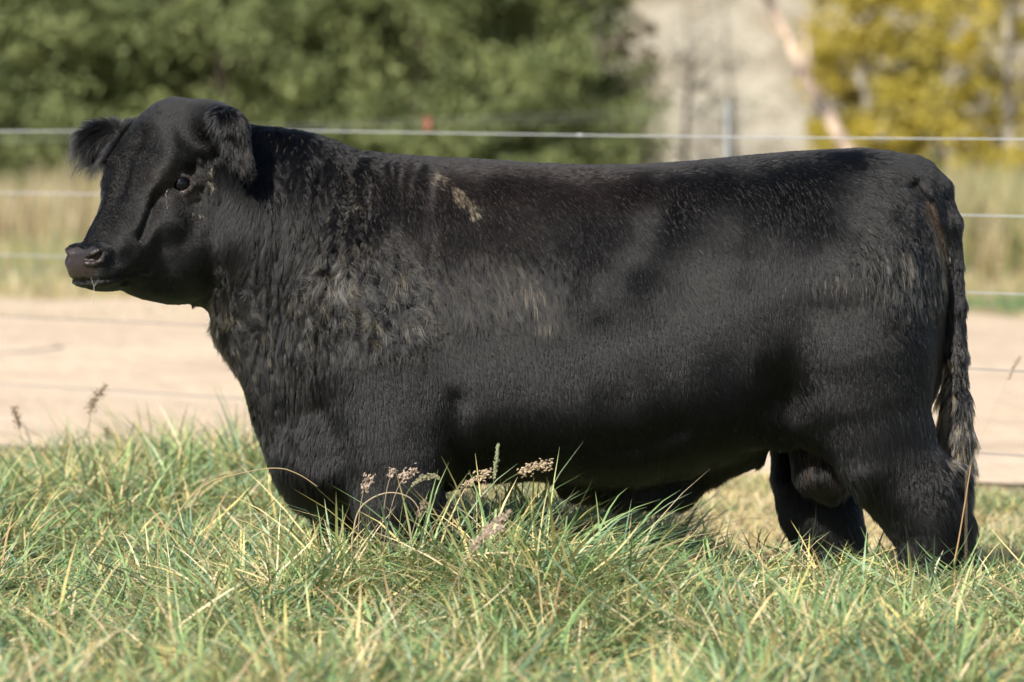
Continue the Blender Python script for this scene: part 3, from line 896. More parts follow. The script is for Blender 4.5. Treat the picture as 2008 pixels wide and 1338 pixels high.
def grid_mesh(name, xs, ys, zf, mat):
    X, Y_ = np.meshgrid(xs, ys, indexing='ij'); Z = zf(X, Y_)
    v = np.stack([X, Y_, Z], -1).reshape(-1, 3); a, b_ = len(xs), len(ys)
    i = np.arange(a - 1)[:, None] * b_ + np.arange(b_ - 1)[None, :]
    f = np.stack([i, i + b_, i + b_ + 1, i + 1], -1).reshape(-1, 4)
    return np_mesh(name, v, f, mat)

g = grid_mesh('ground', np.linspace(-300, 300, 41), np.concatenate([np.linspace(-40, 60, 21), np.linspace(80, 500, 15)]), lambda x, y: 0 * x, soil)
props(g, kind='structure')
def road_edge(x):      # near edge of the road: farther on the left, nearer on the right
    return 4.9 - 0.25 * np.asarray(x)
rx = np.linspace(-60, 60, 241); rt = np.linspace(0, 1, 61)
X, T = np.meshgrid(rx, rt, indexing='ij')
near_e = np.clip(5.4 - 0.45 * X, 3.6, 9) + 0.35 * (fbm(X * 1.3, 0 * X, 2.0) - 0.5)
far_e = 19.4 - 0.55 * np.clip(X, -8, 8) + 4.5 * (fbm(X * 1.1, 0 * X, 5.0, 4) - 0.5)
Yr = near_e + (far_e - near_e) * T
Zr = 0.010 + 0.09 * np.sin(np.pi * T)**0.5 * (0.2 + 1.2 * fbm(X * 0.8, Yr * 1.7, 1.0, 4)) 
v = np.stack([X, Yr, Zr], -1).reshape(-1, 3); b_ = len(rt)
i = np.arange(len(rx) - 1)[:, None] * b_ + np.arange(b_ - 1)[None, :]
f = np.stack([i, i + b_, i + b_ + 1, i + 1], -1).reshape(-1, 4)
props(np_mesh('dirt_road', v, f, dirt), kind='structure')
fld = grid_mesh('field', np.linspace(-120, 120, 121), np.linspace(14, 60, 47), lambda x, y: 0.004 + 0.12 * sstep(25, 30, y) * fbm(x * .3, y * .3, 1.0), dryland)
props(fld, kind='structure')
def hill_z(x, y):
    base = 14 * sstep(56, 120, y + 4 * (fbm(x * 0.08, 0 * x, 3.0) - 0.5)) + 0.0
    gul = 0.5 * (fbm(x * 0.9, y * 0.12, 4.0, 4) - 0.5) * sstep(56, 64, y)
    return base + gul * 1.6 - 0.05
hl_ = grid_mesh('hill', np.linspace(-90, 90, 361), np.concatenate([np.linspace(55, 75, 41), np.linspace(77, 160, 30)]), hill_z, earth)
props(hl_, kind='structure')

# ------------------------------------------------------------------ grass blades
def blades(x, y, z0, Ln, az, th0, th1, wdt, colr, nseg=6, twist=None, tipc=None, rng=RNG, flat=0.25):
    """many blades as one vertex array; th0/th1 = lean from the vertical at root and tip"""
    n_ = len(x); t = np.linspace(0, 1, nseg + 1)
    ca, sa = np.cos(az), np.sin(az)
    P_ = np.zeros((n_, nseg + 1, 3)); pos_ = np.stack([x, y, z0], 1); P_[:, 0] = pos_
    dirs = []
    for i_ in range(nseg):
        tm = (i_ + .5) / nseg
        th = th0 + (th1 - th0) * tm**1.3
        step = np.stack([np.sin(th) * ca, np.sin(th) * sa, np.cos(th)], 1) * (Ln / nseg)[:, None]
        P_[:, i_ + 1] = P_[:, i_] + step
    P_[:, :, 2] = np.maximum(P_[:, :, 2], 0.006)
    tw = twist if twist is not None else rng.normal(0, 0.5, n_)
    sx, sy = -np.sin(az + tw), np.cos(az + tw)
    sd = np.stack([sx, sy, flat * rng.normal(0, 1, n_)], 1); sd /= np.linalg.norm(sd, axis=1)[:, None]
    prof = np.clip(np.minimum(0.6 + 1.6 * t, 1.0) * (1 - t**4) + 0.03, 0.03, 1)
    half = (wdt[:, None] * prof[None, :] * 0.5)[:, :, None] * sd[:, None, :]
    v_ = np.stack([P_ - half, P_ + half], 2).reshape(-1, 3)
    base = (np.arange(n_) * (nseg + 1) * 2)[:, None] + (np.arange(nseg) * 2)[None, :]
    f_ = np.stack([base, base + 1, base + 3, base + 2], -1).reshape(-1, 4)
    if tipc is None: tipc = colr
    mixv = np.clip((t - 0.45) / 0.5, 0, 1)[None, :, None]
    c_ = colr[:, None, :] * (1 - mixv) + tipc[:, None, :] * mixv
    c_ = np.repeat(c_[:, :, None, :], 2, 2).reshape(-1, 3)
    return v_, f_, c_

class Pile:
    def __init__(self, tone=(1, 1, 1)): self.tone = np.array(tone); self.v = []; self.f = []; self.c = []; self.n = 0
    def add(self, v, f, c):
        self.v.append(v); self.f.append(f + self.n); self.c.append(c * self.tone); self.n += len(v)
    def build(self, name, mat, parent=None):
        return np_mesh(name, np.concatenate(self.v), np.concatenate(self.f), mat, parent, color=np.concatenate(self.c), smooth=True)

PAL = np.array([(0.160, 0.270, 0.105), (0.215, 0.330, 0.138), (0.290, 0.405, 0.168), (0.140, 0.240, 0.145), (0.400, 0.470, 0.200), (0.245, 0.340, 0.205),
                (0.600, 0.520, 0.200), (0.700, 0.560, 0.280), (0.760, 0.640, 0.420), (0.480, 0.330, 0.180)])
def pick(n_, w, rng):
    i_ = rng.choice(len(PAL), size=n_, p=np.array(w) / sum(w))
    return PAL[i_] * (0.82 + 0.44 * rng.random((n_, 1)))

def in_frame(x, y, mg=0.35):
    hw_ = (y + DIST) * 0.12 + mg
    return np.abs(x) < hw_
def tall_zone(x, y):
    """1 where the long grass grows"""
    w = (fbm(x * 1.2, y * 1.2, 7.0) - .5) * 0.8
    back = sstep(3.9, 3.2, y + w * 0.6 + 0.10 * x) * sstep(-0.55, -0.95, x - 0.05 * y + 0.5 * w)
    front = sstep(0.45, -0.05, y + w * 0.5)
    under = sstep(0.25, 0.6, np.exp(-((x - 0.12 + 0.1 * w) / 0.50)**2 - ((y - 0.5) / 1.1)**2))
    return np.maximum(np.maximum(back, front), under)

leafm = leaf_material('grass_blade', trans=0.24, rough=0.42, spec=0.45)
rng = np.random.default_rng(77)
G = Pile()
def add_grass(n_try, kind, rng):
    y = -4.6 + 9.4 * rng.random(n_try)**1.0
    x = (rng.random(n_try) * 2 - 1) * ((y + DIST) * 0.12 + 1.0)
    tz = tall_zone(x, y)
    # tussocks
    tus = fbm(x * 3.2, y * 3.2, 2.0, 3); big = fbm(x * 0.9 + 5, y * 0.9, 8.0, 2)
    keep = rng.random(n_try) < tz * (0.35 + 1.3 * tus)
    x, y, tus, big = x[keep], y[keep], tus[keep], big[keep]; m_ = len(x)
    H_ = 0.12 + 0.12 * sstep(.35, .7, tus) + 0.06 * (big - .5)
    # the bull's fore feet stand in a deeper tangle, the hind feet in a lower one
    H_ = H_ + 0.13 * np.exp(-((x + 0.12) / 0.48)**2 - ((y + 0.75) / 0.32)**2) + 0.05 * np.exp(-((x + 1.1) / 0.6)**2 - ((y - 2.6) / 1.2)**2)
    H_ = H_ + 0.10 * np.exp(-((x - 0.05) / 0.35)**2 - ((y - 0.6) / 0.8)**2)
    H_ = H_ - 0.07 * sstep(0.45, 0.8, x) * sstep(-1.6, -0.6, y)
    swirl = fbm(x * 1.1, y * 1.1, 11.0, 2) * 14.0
    if kind == 'green':
        L_ = H_ * (1.0 + 1.0 * rng.random(m_))
        az = swirl * 0.7 + rng.normal(0, 1.8, m_)
        th0 = np.abs(rng.normal(0.45, 0.35, m_)); th1 = th0 + 0.5 + 1.8 * rng.random(m_)
        w_ = 0.0045 + 0.0070 * rng.random(m_)**1.2
        c_ = pick(m_, (17, 18, 16, 14, 10, 13, 5, 3.2, 1.6, .5), rng)
        tp = np.where((rng.random(m_) < 0.22)[:, None], PAL[7] * .9, c_)
        G.add(*blades(x, y, np.zeros(m_), L_, az, th0, th1, w_, c_, 6, tipc=tp, rng=rng))
    elif kind == 'straw':
        L_ = H_ * (1.0 + 0.9 * rng.random(m_))
        az = swirl * 0.6 + rng.normal(0, 1.6, m_)
        th0 = 0.5 + 0.6 * rng.random(m_); th1 = th0 + 0.3 + 0.8 * rng.random(m_)
        w_ = 0.0025 + 0.0048 * rng.random(m_)
        z0 = rng.random(m_) * H_ * 0.45
        G.add(*blades(x, y, z0, L_, az, th0, th1, w_, pick(m_, (0, 0, 1, 0, 2, 0, 6, 9, 8, 4), rng), 5, rng=rng))
    else:      # tangle of flattened blades near the top of the sward
        L_ = 0.12 + 0.22 * rng.random(m_)
        az = rng.random(m_) * 6.283
        th0 = 1.0 + 0.5 * rng.random(m_); th1 = th0 + rng.normal(0.2, 0.35, m_)
        w_ = 0.0045 + 0.0060 * rng.random(m_)
        z0 = H_ * (0.35 + 0.5 * rng.random(m_))
        G.add(*blades(x, y, z0, L_, az, th0, th1, w_, pick(m_, (10, 12, 12, 8, 8, 9, 6, 6, 4, 1.5), rng), 5, rng=rng))
add_grass(164000, 'green', rng)
add_grass(64000, 'straw', rng)
add_grass(88000, 'tangle', rng)
# long fresh blades that stand out against the road and the bull
def fan(cx, cy, spread, n_, Lm, lean, azc, rng, wts=(10, 12, 11, 8, 5, 9, 2, 1, 0, 0)):
    x = cx + rng.normal(0, spread, n_); y = cy + rng.normal(0, spread, n_)
    L_ = Lm * (0.7 + 0.5 * rng.random(n_)); az = azc + rng.normal(0, 0.6, n_)
    th0 = np.abs(rng.normal(lean * 0.4, 0.15, n_)); th1 = th0 + lean + 0.6 * rng.random(n_)
    G.add(*blades(x, y, np.zeros(n_), L_, az, th0, th1, 0.0035 + 0.0045 * rng.random(n_), pick(n_, wts, rng), 8, rng=rng))
fan(-1.05, 2.2, 0.20, 45, 0.42, 1.3, 0.2, rng)
fan(-0.95, 1.2, 0.15, 60, 0.38, 1.1, 2.6, rng)
fan(-0.80, 0.6, 0.10, 50, 0.38, 0.9, 1.6, rng)
fan(-1.6, 2.6, 0.3, 60, 0.36, 1.3, 0.0, rng)
fan(-0.05, -0.72, 0.16, 300, 0.52, 0.9, 0.1, rng)
fan(0.14, -0.70, 0.16, 200, 0.46, 1.0, 0.1, rng)
fan(-0.2, -0.72, 0.12, 100, 0.44, 0.9, 0.6, rng)
fan(0.02, -0.80, 0.12, 60, 0.58, 1.1, 0.3, rng)
fan(0.28, -0.75, 0.16, 110, 0.42, 1.4, 0.2, rng)
fan(0.10, 0.9, 0.25, 160, 0.42, 1.0, 0.2, rng)
fan(-0.50, -0.75, 0.14, 60, 0.36, 1.1, 0.5, rng)
fan(1.22, -0.75, 0.12, 60, 0.34, 0.8, 0.3, rng)
fan(1.42, -0.6, 0.10, 60, 0.34, 0.9, 0.8, rng)
fan(0.85, -0.85, 0.18, 45, 0.34, 1.2, 1.5, rng)
for _ in range(16):
    fan(rng.uniform(-1.5, 1.5), rng.uniform(-2.6, -1.2), 0.12, 14, 0.34, 1.3, rng.uniform(0, 6.28), rng)
grass = G.build('grass', leafm)
props(grass, kind='stuff')
# short dry sward behind the bull
G2 = Pile()
n_try = 200000
y = rng.random(n_try) * 6.2 - 0.3; x = (rng.random(n_try) * 2 - 1) * ((y + DIST) * 0.12 + 1.2)
tz = tall_zone(x, y)
edge = np.clip(5.2 - 0.45 * x, 3.9, 6.5) + (fbm(x * 3, y * 0.5, 1.0) - .5) * 1.2
k_ = (tz < 0.5) & (y < edge)
x, y = x[k_], y[k_]; m_ = len(x); patch = fbm(x * 1.5, y * 1.5, 3.0, 2)
L_ = 0.035 + 0.075 * rng.random(m_) + 0.04 * sstep(.5, .7, patch)
gr = rng.random(m_) < 0.10 + 0.35 * sstep(.55, .7, patch) + 0.25 * sstep(1.2, 2.0, x)
c_ = np.where(gr[:, None], pick(m_, (5, 6, 8, 3, 8, 3, 2, 0, 0, 0), rng), pick(m_, (0, 0, 0, 0, 1, 0, 5, 9, 12, 3), rng))
G2.add(*blades(x, y, np.zeros(m_), L_, rng.random(m_) * 6.28, 0.5 + 0.9 * rng.random(m_), 0.9 + 1.0 * rng.random(m_), 0.002 + 0.003 * rng.random(m_), c_, 3, rng=rng))
props(G2.build('dry_grass', leafm), kind='stuff')
print('grass', round(time.time() - T0, 1))

# ------------------------------------------------------------------ rough growth beyond the road
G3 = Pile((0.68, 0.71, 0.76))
def rough(n_, x0, x1, y0, y1, h0, h1, wts, w0=0.006, w1=0.012, lean=0.35):
    """random stems between photograph columns x0..x1 and depths y0..y1"""
    y = y0 + (y1 - y0) * rng.random(n_); u = x0 + (x1 - x0) * rng.random(n_)
    x = (u - 1004) / FPX * (y + DIST)
    cl = fbm(x * 0.9, y * 0.9, 2.0, 3); k = rng.random(n_) < sstep(0.25, 0.6, cl)
    x, y, cl = x[k], y[k], cl[k]; m_ = len(x)
    L_ = (h0 + (h1 - h0) * rng.random(m_)**1.5) * (0.6 + 0.8 * cl)
    th0 = np.abs(rng.normal(0, 0.2, m_))
    G3.add(*blades(x, y, np.zeros(m_), L_, rng.random(m_) * 6.28, th0, th0 + lean * (0.5 + rng.random(m_)), w0 + (w1 - w0) * rng.random(m_), pick(m_, wts, rng), 4, rng=rng))
DRY = (0, 0, 1, 0, 2, 0, 4, 8, 9, 4); MIX = (2, 3, 5, 1, 6, 1, 6, 6, 6, 3)
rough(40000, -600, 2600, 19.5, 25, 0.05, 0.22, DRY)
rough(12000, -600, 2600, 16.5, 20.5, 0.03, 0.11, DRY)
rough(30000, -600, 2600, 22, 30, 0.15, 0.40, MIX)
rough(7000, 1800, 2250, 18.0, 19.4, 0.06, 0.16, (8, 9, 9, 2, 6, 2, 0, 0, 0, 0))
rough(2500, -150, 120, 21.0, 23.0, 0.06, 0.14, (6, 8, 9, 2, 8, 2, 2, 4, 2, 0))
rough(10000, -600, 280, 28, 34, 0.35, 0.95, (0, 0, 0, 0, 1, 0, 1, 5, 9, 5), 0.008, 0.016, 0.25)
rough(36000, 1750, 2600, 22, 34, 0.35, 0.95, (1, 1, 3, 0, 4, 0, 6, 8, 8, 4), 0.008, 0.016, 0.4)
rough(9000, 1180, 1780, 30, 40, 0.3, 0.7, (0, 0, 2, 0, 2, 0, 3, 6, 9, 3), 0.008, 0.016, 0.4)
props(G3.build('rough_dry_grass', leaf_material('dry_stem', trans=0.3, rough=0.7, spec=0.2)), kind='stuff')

# ------------------------------------------------------------------ trees
bark = noise_material('bark', [(0.3, (0.07, 0.055, 0.045)), (0.7, (0.17, 0.14, 0.115))], 6, stretch=(3, 3, 0.5), bump=0.8, bscale=20)
palebark = noise_material('pale_bark', [(0.42, (0.10, 0.08, 0.07)), (0.52, (0.38, 0.29, 0.22)), (0.62, (0.56, 0.44, 0.33))], 2.6, stretch=(1, 1, 0.6), bump=0.6, bscale=12)
greybark = noise_material('grey_bark', [(0.3, (0.22, 0.20, 0.165)), (0.7, (0.40, 0.37, 0.31))], 5, stretch=(3, 3, 0.6), bump=0.6, bscale=18)
foliage = leaf_material('foliage', trans=0.38, rough=0.6, spec=0.25)

def limbs(base, h, r, nb, rng, spread, up=0.4, start=0.12, wob=0.03):
    """trunk and limbs as tapered tubes in one vertex list"""
    V_, F_ = [], []; n0 = 0
    def tb(pts, rads, seg=7):
        nonlocal n0
        pts = np.array(pts); tg = np.gradient(pts, axis=0); tg /= np.linalg.norm(tg, axis=1)[:, None] + 1e-9
        a = np.cross(tg, np.array((0.31, 0.9, 0.3))); a /= np.linalg.norm(a, axis=1)[:, None] + 1e-9; b2 = np.cross(tg, a)
        th = np.linspace(0, 2 * np.pi, seg, endpoint=False)
        v = pts[:, None, :] + np.array(rads)[:, None, None] * (np.cos(th)[None, :, None] * a[:, None, :] + np.sin(th)[None, :, None] * b2[:, None, :])
        V_.append(v.reshape(-1, 3))
        F_.extend([(n0 + i * seg + j, n0 + i * seg + (j + 1) % seg, n0 + (i + 1) * seg + (j + 1) % seg, n0 + (i + 1) * seg + j) for i in range(len(pts) - 1) for j in range(seg)])
        n0 += len(pts) * seg
    k = 9; zz = np.linspace(0, h, k)
    tr = np.stack([base[0] + np.cumsum(rng.normal(0, wob, k)), base[1] + np.cumsum(rng.normal(0, wob, k)), base[2] - 0.1 + zz], 1)
    tb(tr, r * (1 - 0.85 * zz / h) + 0.01, 9)
    tips = []
    for _ in range(nb):
        t = start + (0.95 - start) * rng.random(); i = t * (k - 1); i0 = int(i); p = tr[i0] + (tr[min(i0 + 1, k - 1)] - tr[i0]) * (i - i0)
        az = rng.random() * 6.283; ln = spread * (1.05 - 0.75 * t) * (0.6 + 0.5 * rng.random())
        q = [p + np.array((math.cos(az) * ln * s, math.sin(az) * ln * s, up * ln * s * (0.4 + 0.6 * s))) + rng.normal(0, 0.02, 3) for s in np.linspace(0, 1, 5)]
        tb(q, np.linspace(r * 0.35 * (1 - 0.6 * t) + 0.008, 0.006, 5), 5); tips.append((q[2], q[3], q[4]))
    return np.concatenate(V_), np.array(F_), tips

def leaf_cloud(centres, radii, n_per, size, cols, rng, squash=0.75, hang=0.0):
    c = np.repeat(np.array(centres), n_per, 0); r = np.repeat(np.array(radii), n_per)
    n_ = len(c)
    d = rng.normal(0, 1, (n_, 3)); d /= np.linalg.norm(d, axis=1)[:, None]; rad = r * rng.random(n_)**0.45
    p = c + d * rad[:, None] * np.array((1, 1, squash))
    s = size * (0.6 + 0.8 * rng.random(n_))
    nrm_ = d * 0.6 + rng.normal(0, 0.7, (n_, 3)) + np.array((0, 0, 0.3)); nrm_ /= np.linalg.norm(nrm_, axis=1)[:, None]
    a = np.cross(nrm_, rng.normal(0, 1, (n_, 3))); a /= np.linalg.norm(a, axis=1)[:, None] + 1e-9; b2 = np.cross(nrm_, a)
    a *= (s * 0.62)[:, None]; b2 *= (s * 0.30)[:, None]
    v = np.stack([p - a, p - b2 * 0.9, p + a, p + b2], 1).reshape(-1, 3)
    f = np.arange(n_ * 4).reshape(-1, 4)
    cc = np.repeat(np.array(cols), n_per, 0) * (0.75 + 0.5 * rng.random((n_, 1)))
    return v, f, np.repeat(cc, 4, 0)

def tree(name, label, cat, group, u, Y, h, trunk_r, crown_r, base_col, var_col, nclump, nleaf, leafs, seed, mat_bark, zlo=0.3, conical=True, clump_r=0.32, ztop=None, sparse=1.0, squash=0.75):
    """u = photograph column of the trunk, Y = depth"""
    rng = np.random.default_rng(seed)
    x = (u - 1004) / FPX * (Y + DIST)
    t = empty(name, (x, Y, 0)); props(t, label, cat, group)
    v, f, tips = limbs((x, Y, 0), h * 0.95, trunk_r, int(h * 5), rng, crown_r * 0.95, up=0.25 if conical else 0.7, start=max(0.04, zlo / h))
    np_mesh('trunk', v, f, mat_bark, t)
    cs, rs, co = [], [], []
    for _ in range(nclump):
        z = zlo + (h - zlo) * rng.random()**1.15
        tt = (z - zlo) / (h - zlo)
        R_ = crown_r * ((1 - tt)**0.8 + 0.06 if conical else math.sqrt(max(0.05, 1 - (2 * tt - 0.75)**2 * 0.8)))
        R_ = R_ * (0.82 + 0.36 * float(fbm(np.array(seed + z * 0.9), np.array(_ * 0.11), np.array(1.0))))
        az = rng.random() * 6.283; rr = R_ * (0.45 + 0.6 * rng.random()**0.6)
        cs.append((x + math.cos(az) * rr, Y + math.sin(az) * rr, z)); rs.append(clump_r * (0.6 + 0.8 * rng.random()))
        m = rng.random(); co.append(np.array(base_col) * (1 - m) + np.array(var_col) * m)
    v, f, c = leaf_cloud(cs, rs, nleaf, leafs, co, rng, squash=squash)
    np_mesh('crown', v, f, foliage, t, color=c, smooth=False)
    return t

PINES = [(-90, 37.0, 6.5, 2.2, 'dark pine at the far left edge above the left hand wires'), (150, 39.5, 7.2, 2.3, 'dark green pine rising behind the bull\'s far ear'), (420, 38.0, 6.8, 2.3, 'bushy green pine directly above the bull\'s poll'),
         (650, 40.5, 7.4, 2.4, 'green pine behind the bull\'s neck crest'), (820, 38.5, 6.6, 2.3, 'light green pine behind the shoulder, over the red insulator'), (950, 39.5, 7.0, 2.1, 'rightmost green pine, beside the bare pale bank')]
for i, (u, Y, h, r, lab_) in enumerate(PINES):
    tree('pine_tree', lab_, 'pine tree', 'pine trees of the hedge behind the road', u, Y, h, 0.14, r, (0.155, 0.195, 0.085), (0.275, 0.310, 0.125), 520, 120, 0.085, 100 + i, bark, zlo=0.1, clump_r=0.40)
for i, (u, Y, h, r, lab_) in enumerate([(20, 44.5, 8.0, 2.3, 'dark pine in the back row at the upper left corner'), (290, 45.0, 8.0, 2.3, 'back row pine above the gap left of the bull\'s poll'), (540, 45.5, 8.2, 2.3, 'back row pine over the neck crest'), (770, 45.0, 8.0, 2.2, 'back row pine over the withers'), (890, 45.5, 8.0, 2.0, 'back row pine over the middle of the back')]):
    tree('pine_tree', lab_, 'pine tree', 'pine trees of the hedge behind the road', u, Y, h, 0.15, r, (0.135, 0.165, 0.075), (0.235, 0.265, 0.110), 330, 90, 0.11, 150 + i, bark, zlo=0.1, clump_r=0.5)
YEL = [(1705, 41.0, 4.9, 0.75, 'yellow leaved tree beside the leaning pale trunk'), (1990, 39.0, 5.8, 1.2, 'wide yellow leaved tree at the right edge'), (1850, 43.0, 6.2, 1.15, 'taller golden tree between the other yellow ones')]
for i, (u, Y, h, r, lab_) in enumerate(YEL):
    tree('yellow_tree', lab_, 'tree', 'autumn yellow trees on the right', u, Y, h, 0.07, r, (0.50, 0.405, 0.060), (0.42, 0.365, 0.085), 190, 80, 0.085, 300 + i, greybark, zlo=0.55, conical=False, clump_r=0.28)
tree('yellow_shrub', 'small yellow shrub just right of the last pine', 'shrub', None, 1222, 44.0, 3.6, 0.04, 0.38, (0.42, 0.31, 0.05), (0.40, 0.27, 0.10), 26, 60, 0.07, 410, greybark, zlo=1.5, conical=False, clump_r=0.2)
for i, (u, Y, h, r, lab_) in enumerate([(1345, 46, 4.2, .9, 'bare grey shrub on the pale bank left of the leaning trunk'), (1600, 50, 3.6, 1.0, 'bare grey shrub behind the leaning pale trunk'), (1440, 52, 4.0, 1.0, 'thin bare shrub in the middle of the pale bank')]):
    tree('bare_shrub', lab_, 'shrub', 'bare shrubs on the bank', u, Y, h, 0.035, r, (0.34, 0.29, 0.22), (0.42, 0.38, 0.30), 60, 30, 0.05, 500 + i, greybark, zlo=0.4, conical=False, clump_r=0.25)
# the leaning pale trunk
lt = empty('leaning_trunk', V(1672, 330, 36)); props(lt, 'bare leaning trunk with peeling orange and white bark', 'tree trunk')
q = [V(1700, 400, 35.5), V(1665, 300, 36), V(1622, 225, 36.3), V(1582, 160, 36.6), V(1550, 85, 37), V(1512, 10, 37.4), V(1480, -60, 37.8), V(1440, -160, 38.2)]
tube('trunk', [tuple(p) for p in q], [.095, .085, .078, .07, .065, .055, .05, .04], palebark, lt, 12)
for a_, b_2 in (((1550, 85, 37), (1480, 20, 36.8)), ((1582, 160, 36.6), (1575, 20, 37.5))):
    tube('branch', [tuple(V(*a_)), tuple((V(*a_) + V(*b_2)) / 2 + Vector((0.03, 0, -0.05))), tuple(V(*b_2))], [.045, .03, .012], palebark, lt, 8)
print('trees', round(time.time() - T0, 1))

# ------------------------------------------------------------------ fences
wirem, n, l, b = mat_new('galvanised_wire')
b.inputs['Base Color'].default_value = (0.46, 0.49, 0.51, 1); b.inputs['Metallic'].default_value = 0.25; b.inputs['Roughness'].default_value = 0.42
shadem, n, l, b = mat_new('shaded_wire')  # same wire for the low strands, their shaded look put into the colour
b.inputs['Base Color'].default_value = (0.16, 0.175, 0.20, 1); b.inputs['Metallic'].default_value = 0.2; b.inputs['Roughness'].default_value = 0.6
postm = noise_material('painted_post', [(0.3, (0.30, 0.34, 0.37)), (0.7, (0.42, 0.46, 0.48))], 8, rough=0.5)
redm, n, l, b = mat_new('red_plastic'); b.inputs['Base Color'].default_value = (0.17, 0.06, 0.035, 1); b.inputs['Roughness'].default_value = 0.5
# near fence: its plane runs from far left to nearer right
def near_fence_y(u):      # depth for photograph column u
    s_l, s_r = 0.0023, 0.00183
    k = 1 / (1 / s_l + (1 / s_r - 1 / s_l) * u / 2008.0)
    return k * FPX - DIST
nf = empty('wire_fence', (0.4, near_fence_y(1200), 0)); props(nf, 'nearer five strand wire fence running just behind the bull', 'fence')
A_u, B_u = -900, 3000
ya, yb = near_fence_y(A_u), near_fence_y(B_u)
xa, xb = (A_u - 1004) / FPX * (ya + DIST), (B_u - 1004) / FPX * (yb + DIST)
for wz_ in (1.412, 1.135, 0.855, 0.578, 0.273):
    k = 25; tt = np.linspace(0, 1, k)
    pts_ = [(xa + (xb - xa) * t, ya + (yb - ya) * t, wz_ - 0.012 * math.sin(math.pi * ((t * 2) % 1)) + 0.006) for t in tt]
    tube('wire', pts_, 0.0026 if wz_ > 0.9 else 0.0022, wirem if wz_ > 0.7 else shadem, nf, 6)
kp = V(1137, 262, near_fence_y(1137))
bm = bmesh.new(); bmesh.ops.create_cone(bm, segments=8, radius1=0.005, radius2=0.005, depth=0.022, cap_ends=True); bmesh.ops.rotate(bm, verts=bm.verts, matrix=Matrix.Rotation(math.pi / 2, 3, 'Y')); bmesh.ops.bevel(bm, geom=bm.edges[:], offset=0.0015, segments=2)
me = bpy.data.meshes.new('wire_joiner'); bm.to_mesh(me); bm.free(); o = link('wire_joiner', me, nf, wirem)
tj = (kp.x - xa) / (xb - xa); o.location = (kp.x, ya + (yb - ya) * tj, 1.412 - 0.012 * math.sin(math.pi * ((tj * 2) % 1)) + 0.006)
def star_post(x, y, h, parent, mat, r=0.018, name='post'):
    bm = bmesh.new()
    pr = []
    for k in range(3):
        a = k * 2 * math.pi / 3 + 0.4
        for da, rr in ((-0.10, r), (0.10, r), (math.pi / 3, r * 0.25)):
            pr.append((math.cos(a + da) * rr, math.sin(a + da) * rr))
    lo = [bm.verts.new((p[0], p[1], -0.3)) for p in pr]; hi = [bm.verts.new((p[0], p[1], h)) for p in pr]
    for i in range(9): bm.faces.new((lo[i], lo[(i + 1) % 9], hi[(i + 1) % 9], hi[i]))
    bm.faces.new(hi); bm.faces.new(lo[::-1])
    me = bpy.data.meshes.new(name); bm.to_mesh(me); bm.free()
    o = link(name, me, parent, mat); o.location = (x, y, 0) if parent is None else Vector((x, y, 0))
    return o
for t in (0.0, 0.5 + 0.5, ):
    star_post(xa + (xb - xa) * t, ya + (yb - ya) * t, 1.5, nf, postm)
# far fence beyond the road, receding to the right
ff = empty('far_wire_fence', (1.2, 18.8, 0)); props(ff, 'blurred wire fence across the dirt road, with one pale steel post', 'fence')
def far_pt(u, py):
    Y = 11.9 + (21.0 - 11.9) * (u / 2008.0)
    Y = 1 / (1 / 24.5 + (1 / 34.0 - 1 / 24.5) * u / 2008.0) - DIST
    return V(u, py, Y)
for ps in (((-300, 268), (0, 262), (560, 246), (1290, 216), (2008, 206), (2600, 200)), ((-300, 286), (0, 279), (560, 253), (1290, 232), (2008, 222), (2600, 216)), ((-300, 546), (0, 533), (560, 505), (1290, 470), (2008, 440), (2600, 420))):
    tube('wire', [tuple(far_pt(*p)) for p in ps], 0.0015, wirem, ff, 6)
pp_ = far_pt(1427, 200); star_post(pp_.x, pp_.y, pp_.z, ff, postm, r=0.016)
for u in (-260, 2500):
    p0 = far_pt(u, 200); star_post(p0.x, p0.y, 1.5, ff, postm, r=0.036)
bm = bmesh.new(); bmesh.ops.create_cube(bm, size=1.0); bmesh.ops.scale(bm, vec=(0.055, 0.05, 0.085), verts=bm.verts); bmesh.ops.bevel(bm, geom=bm.edges[:], offset=0.01, segments=2)
me = bpy.data.meshes.new('insulator'); bm.to_mesh(me); bm.free(); o = link('insulator', me, ff, redm); o.location = far_pt(838, 243)

